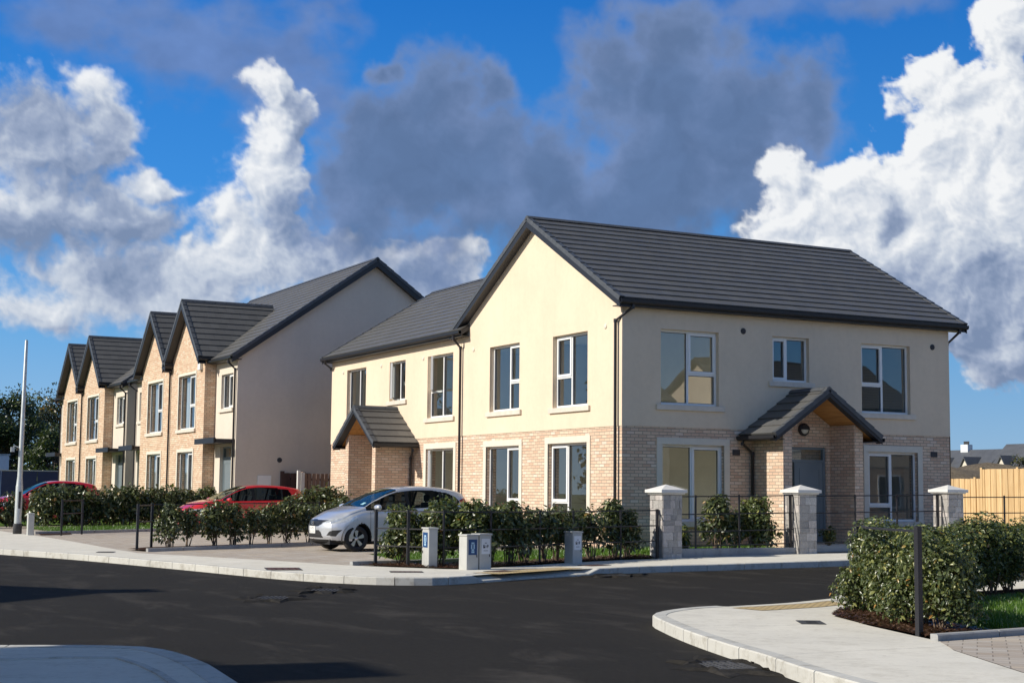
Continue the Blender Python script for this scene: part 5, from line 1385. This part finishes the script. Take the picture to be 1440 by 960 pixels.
place_car(-7.62, 27.6, .14, math.pi, HATCH, M['paint_red_b'], (.95,1.02,1.10), label='dark pinkish red car half hidden behind the hedge near the lamp post', cat='car', group='parked cars')

# ------------------------------------------------------------------ camera, sun, sky
F_, YAW, PITCH, ROLL = 2141.66, 1.0887062, .0989144, .0101193
fw = Vector((math.cos(PITCH)*math.cos(YAW), math.cos(PITCH)*math.sin(YAW), math.sin(PITCH)))
rg = Vector((math.sin(YAW), -math.cos(YAW), 0)); up = rg.cross(fw)
rg, up = rg*math.cos(ROLL)+up*math.sin(ROLL), None
up = rg.cross(fw)
cam = bpy.data.cameras.new('camera'); co = bpy.data.objects.new('camera', cam); COL.objects.link(co)
mt = Matrix((rg, up, -fw)).transposed().to_4x4(); mt.translation = Vector((-18.5171, -29.8830, 1.4777)); co.matrix_world = mt
cam.sensor_width = 36; cam.lens = F_/1440*36; cam.clip_end = 6000; cam.clip_start = .1
scene.camera = co
sd = Vector((-1, .15, .625)).normalized()
sun = bpy.data.lights.new('sun', 'SUN'); so = bpy.data.objects.new('sun', sun); COL.objects.link(so)
sun.energy = 5.0; sun.angle = R(.53); sun.color = (1.0, .945, .85); so.rotation_euler = sd.to_track_quat('Z', 'Y').to_euler()


w = bpy.data.worlds.new('World'); scene.world = w; w.use_nodes = True
t = w.node_tree; t.nodes.clear()
out = t.nodes.new('ShaderNodeOutputWorld'); bg = t.nodes.new('ShaderNodeBackground'); t.links.new(bg.outputs[0], out.inputs[0])
sky = t.nodes.new('ShaderNodeTexSky'); sky.sky_type = 'NISHITA'; sky.sun_disc = False
sky.sun_elevation = math.asin(sd.z); sky.sun_rotation = math.atan2(sd.x, sd.y)
sky.air_density = 1.0; sky.dust_density = .3; sky.ozone_density = 1.6; sky.altitude = 20
bg.inputs[1].default_value = .06
hs = t.nodes.new('ShaderNodeHueSaturation'); hs.inputs['Saturation'].default_value = .86; hs.inputs['Value'].default_value = 1.08
t.links.new(sky.outputs[0], hs.inputs['Color']); t.links.new(hs.outputs[0], bg.inputs[0])

# the sky itself: a far dome patch of blue air and cumulus behind the houses, colours worked out per point
import numpy as np
BL = {
    'veil': [(78.28, 16.75, 4.01, 1.34), (73.85, 16.34, 4.55, 1.87), (71.16, 15.21, 2.41, 2.14), (48.75, 17.95, 3.21, 0.75), (53.24, 17.79, 3.21, 0.94), (70.4, 17.04, 1.6, 1.6), (57.57, 16.75, 2.14, 1.2)],
    'dark': [(65.74, 14.37, 2.14, 1.74), (63.3, 15.2, 1.07, 1.07), (66.78, 11.98, 2.94, 2.54), (64.08, 12.3, 2.54, 2.54), (62.96, 9.67, 4.81, 2.54), (67.82, 9.58, 2.41, 2.14), (56.21, 14.93, 3.21, 2.54), (58.93, 15.22, 1.07, 1.87), (53.26, 14.34, 2.94, 2.01), (51.41, 14.54, 1.2, 1.07), (56.75, 11.8, 4.01, 3.21), (58.64, 10.22, 5.08, 2.41), (54.34, 12.03, 2.41, 2.67), (60.81, 11.81, 1.87, 1.87), (54.88, 9.67, 2.94, 1.6), (67.4, 15.62, 0.7, 0.75), (55.94, 16.72, 1.87, 1.07)],
    'white': [(79.99, 12.35, 2.94, 1.93), (78.05, 14.14, 0.96, 1.18), (77.62, 12.78, 0.8, 2.01), (80.25, 9.8, 3.48, 1.87), (77.0, 9.74, 2.14, 1.47), (75.64, 11.05, 0.94, 0.59), (77.17, 7.4, 3.34, 1.34), (79.86, 6.26, 2.01, 0.86), (74.88, 7.5, 2.41, 1.34), (75.36, 6.44, 1.6, 1.07), (71.47, 14.73, 1.07, 0.86), (70.91, 13.8, 0.96, 0.96), (71.77, 12.86, 1.28, 1.39), (71.46, 11.17, 1.66, 1.55), (73.13, 9.66, 0.94, 1.2), (72.06, 8.92, 2.27, 1.74), (69.93, 8.59, 2.94, 1.2), (66.72, 8.14, 3.48, 1.07), (64.57, 8.58, 1.34, 1.07), (73.59, 7.81, 2.14, 1.34), (74.46, 9.08, 0.43, 0.48), (46.11, 14.78, 1.66, 1.39), (43.95, 16.37, 1.07, 1.87), (44.44, 16.9, 0.8, 0.8), (45.02, 12.96, 2.67, 2.01), (47.03, 13.07, 0.8, 1.07), (51.96, 11.84, 1.2, 0.94), (50.13, 11.27, 1.6, 1.34), (48.21, 10.56, 2.41, 1.87), (46.07, 10.22, 3.48, 2.94), (51.45, 10.39, 1.87, 1.34), (50.16, 9.06, 3.48, 1.6), (47.11, 7.94, 3.48, 2.14), (44.65, 7.11, 2.41, 2.14), (43.82, 11.38, 1.6, 3.21), (44.44, 5.06, 1.47, 1.12), (46.14, 6.38, 1.87, 1.34)],
    'gray': [(79.73, 9.07, 3.48, 1.12), (76.74, 9.49, 2.14, 1.2), (79.06, 10.9, 1.6, 0.8), (44.69, 5.07, 2.41, 1.6), (46.14, 6.25, 2.94, 1.6), (44.64, 7.61, 1.87, 1.34), (48.38, 7.72, 2.67, 1.34), (48.35, 10.17, 0.75, 0.75), (70.22, 9.51, 1.87, 1.6), (69.2, 11.65, 1.07, 2.14), (65.64, 8.03, 1.6, 0.67), (70.59, 13.69, 0.8, 1.07), (77.86, 12.51, 0.7, 1.6)],

}
rs = np.random.RandomState(11)
PERM = rs.permutation(512); GR = rs.rand(512)*2*np.pi; GX, GY = np.cos(GR), np.sin(GR)
def perlin(x, y):
    xi = np.floor(x).astype(int); yi = np.floor(y).astype(int); xf = x-xi; yf = y-yi
    u = xf**3*(xf*(xf*6-15)+10); v = yf**3*(yf*(yf*6-15)+10)
    def g(i, j): h = PERM[(PERM[(xi+i) % 512]+yi+j) % 512]; return GX[h]*(xf-i)+GY[h]*(yf-j)
    return (g(0,0)*(1-u)+g(1,0)*u)*(1-v)+(g(0,1)*(1-u)+g(1,1)*u)*v
def fbm(x, y, o=6, r=.52, bil=False):
    s = np.zeros_like(x); a = 1; tot = 0; c, q = math.cos(.6), math.sin(.6)
    for k in range(o):
        p = perlin(x+k*17.3, y-k*9.1); s = s + a*((1-np.abs(p)*2.6) if bil else p*1.5); tot += a; a *= r; x, y = (x*c-y*q)*2.03, (x*q+y*c)*2.03
    return s/tot
def ss(a, b, x): t_ = np.clip((x-a)/(b-a), 0, 1); return t_*t_*(3-2*t_)
def field(key, u, v):
    f = None
    for (a, e, ra, re) in BL[key]:
        d = 1-np.sqrt(((u-a)/ra)**2+((v-e)/re)**2)
        f = d if f is None else np.logaddexp(f*7, d*7)/7
    return f
def clouds(az, el):
    wx = fbm(az*.42, el*.42, 5)*1.3; wy = fbm(az*.42+40, el*.42+9, 5)*1.1
    u, v = az+wx, el+wy
    tt = np.clip(el/18.5, 0, 1)[..., None]
    st = [(0,(.34,.50,.66)),(.12,(.26,.46,.69)),(.3,(.145,.38,.70)),(.6,(.046,.255,.68)),(1,(.017,.165,.555))]
    col = np.zeros(az.shape+(3,))
    for (p0, c0), (p1, c1) in zip(st, st[1:]):
        k = np.clip((tt-p0)/(p1-p0), 0, 1); m = (tt >= p0) & (tt <= p1+1e-9)
        col = np.where(m, np.array(c0)*(1-k)+np.array(c1)*k, col)
    col = np.where(tt >= 1, np.array(st[-1][1]), col)
    left = ss(88, 45, az)[..., None]; col = col*(1+.10*(1-left))
    def over(col, m, c): return col*(1-m[..., None])+c*m[..., None]
    wl = ss(69, 76, az)                                     # the left third is mistier
    # high grey veil
    f = field('veil', u, v)+fbm(az*.34, el*.55, 6)*.85
    col = over(col, ss(-.30, .75, f)*.86, np.array((.150,.245,.50))*(1+.22*fbm(az*.6, el*.9, 5)[..., None]))
    # sunlit cumulus
    def dens(a, e):
        wx = fbm(a*.42, e*.42, 5)*1.3; wy = fbm(a*.42+40, e*.42+9, 5)*1.1
        b = fbm(a*.55+wx*.5, e*.6+wy*.5, 6, .5, True)-.42
        b2 = fbm(a*1.7, e*1.8, 6, .58, True)-.42
        return field('white', a+wx, e+wy)+b*.5+b2*.15+fbm(a*.9+3, e*.9, 6, .6)*.25*ss(69, 76, a)
    f = dens(az, el); m = ss(-.04, .30, f)*(1-wl)+ss(-.22, .52, f)*wl
    l = 0
    for k, wgt in ((.16,.9),(.38,.8),(.8,.6)): l = l+wgt*(f-dens(az+.75*k, el+.72*k))
    n6 = fbm(u*1.1, v*1.1, 6, .58)
    lit = .62+(.42-.16*wl)*l+.22*n6
    g = ss(-.30, .75, field('gray', u, v)+fbm(az*.5+8, el*.5, 6)*.6)
    lit = lit-.52*g+.10*ss(7.5, 12, el)+.09*ss(60, 50, az)-.04*wl
    lit = np.clip(lit, 0, 1)[..., None]
    s2 = [(0,(.20,.27,.42)),(.3,(.33,.40,.55)),(.6,(.56,.62,.72)),(1,(.90,.915,.93))]; wc = np.zeros_like(col)
    for (p0, c0), (p1, c1) in zip(s2, s2[1:]):
        k = np.clip((lit-p0)/(p1-p0), 0, 1); wc = np.where((lit >= p0) & (lit <= p1), np.array(c0)*(1-k)+np.array(c1)*k, wc)
    col = over(col, m*.97, wc); mwh = m
    # big shaded cloud drifting across its right side
    f = field('dark', u, v)+.26+fbm(az*.33+5, el*.36, 7, .55)*.7+fbm(az*1.4+5, el*1.4, 5, .6)*.16
    m = ss(-.16, .62, f); core = ss(.0, 1.1, f+fbm(az*.4+90, el*.4, 5)*.4)[..., None]
    dc = np.array((.20,.285,.50))*(1-core)+np.array((.118,.188,.345))*core
    dc = dc*(1+.20*fbm(u*.55+30, v*.6, 7, .55)[..., None])
    edge = ss(6.6, 10.2, el+fbm(az*.45, el*.45, 6)*3.6)
    col = over(col, m*edge*.95, dc)
    col = over(col, mwh*.97*ss(57.5, 54.0, az), wc)         # the bright cumulus on the right stands in front of it
    return col
def axis(lo, hi, a, b, fine, coarse):
    return np.unique(np.round(np.concatenate([np.arange(lo, a, coarse), np.arange(a, b, fine), np.arange(b, hi+coarse, coarse)]), 4))
BL['gray'] += [(80.4,13.2,2.6,1.6),(78.5,11.2,2.2,1.2),(76.8,7.8,2.0,1.0)]
BL['white'] += [(104,9,9,4.5),(122,15,8,4),(113,24,9,4),(20,10,10,6),(236,11,13,6),(262,17,9,5),(286,9,12,5.5),(305,16,9,5),(246,27,10,5),(322,8,9,5)]
BL['gray'] += [(104,6,9,3),(236,7,12,3.5),(286,6,12,3)]
def sky_mesh(name, AZ, EL, a0, a1, b0, b1):
    A, E = np.meshgrid(AZ, EL); cc = clouds(A, E)
    alpha = ss(a0, a1, A)*ss(b1, b0, A)*ss(46, 34, E)
    RD = 2900; ca = np.cos(np.radians(E))
    V = np.stack([-18.5+RD*ca*np.cos(np.radians(A)), -29.9+RD*ca*np.sin(np.radians(A)), 1.5+RD*np.sin(np.radians(E))], -1).reshape(-1, 3)
    ni, nj = A.shape; idx = np.arange(ni*nj).reshape(ni, nj)
    Fq = np.stack([idx[:-1,:-1], idx[:-1,1:], idx[1:,1:], idx[1:,:-1]], -1).reshape(-1, 4)
    me = bpy.data.meshes.new(name); me.vertices.add(len(V)); me.vertices.foreach_set('co', V.astype(np.float32).ravel())
    me.loops.add(Fq.size); me.loops.foreach_set('vertex_index', Fq.astype(np.int32).ravel())
    me.polygons.add(len(Fq)); me.polygons.foreach_set('loop_start', np.arange(0, Fq.size, 4, dtype=np.int32)); me.polygons.foreach_set('loop_total', np.full(len(Fq), 4, dtype=np.int32))
    me.update()
    at = me.color_attributes.new('cloud', 'FLOAT_COLOR', 'POINT')
    at.data.foreach_set('color', np.concatenate([cc, alpha[..., None]], -1).astype(np.float32).ravel())
    return me
ms, ts, bs_, os_ = nt('sky'); ts.nodes.remove(bs_)
an = ts.nodes.new('ShaderNodeAttribute'); an.attribute_name = 'cloud'
em = ts.nodes.new('ShaderNodeEmission'); ts.links.new(an.outputs['Color'], em.inputs[0]); em.inputs[1].default_value = 1.0
tp = ts.nodes.new('ShaderNodeBsdfTransparent'); mx_ = ts.nodes.new('ShaderNodeMixShader')
ts.links.new(an.outputs['Alpha'], mx_.inputs[0]); ts.links.new(tp.outputs[0], mx_.inputs[1]); ts.links.new(em.outputs[0], mx_.inputs[2]); ts.links.new(mx_.outputs[0], os_.inputs[0])
ms.cycles.emission_sampling = 'NONE'
for args in ((axis(5, 148, 42.5, 82.5, .055, .7), axis(-1.5, 46, -1.5, 19.2, .055, .7), 5, 18, 132, 147), (np.arange(204, 346, .6), np.arange(-1.5, 47, .5), 204, 216, 334, 345)):
    me = sky_mesh('sky', *args); me.materials.append(ms)
    skyo = bpy.data.objects.new('sky', me); COL.objects.link(skyo); skyo['kind'] = 'structure'

scene.view_settings.view_transform = 'Standard'; scene.view_settings.look = 'None'
scene.view_settings.exposure = 0.0; scene.view_settings.gamma = 1.0
scene.render.engine = 'CYCLES'
cy = scene.cycles; cy.max_bounces = 7; cy.diffuse_bounces = 3; cy.glossy_bounces = 4; cy.transparent_max_bounces = 12; cy.transmission_bounces = 4
cy.caustics_reflective = False; cy.caustics_refractive = False; cy.use_denoising = True; cy.sample_clamp_indirect = 6
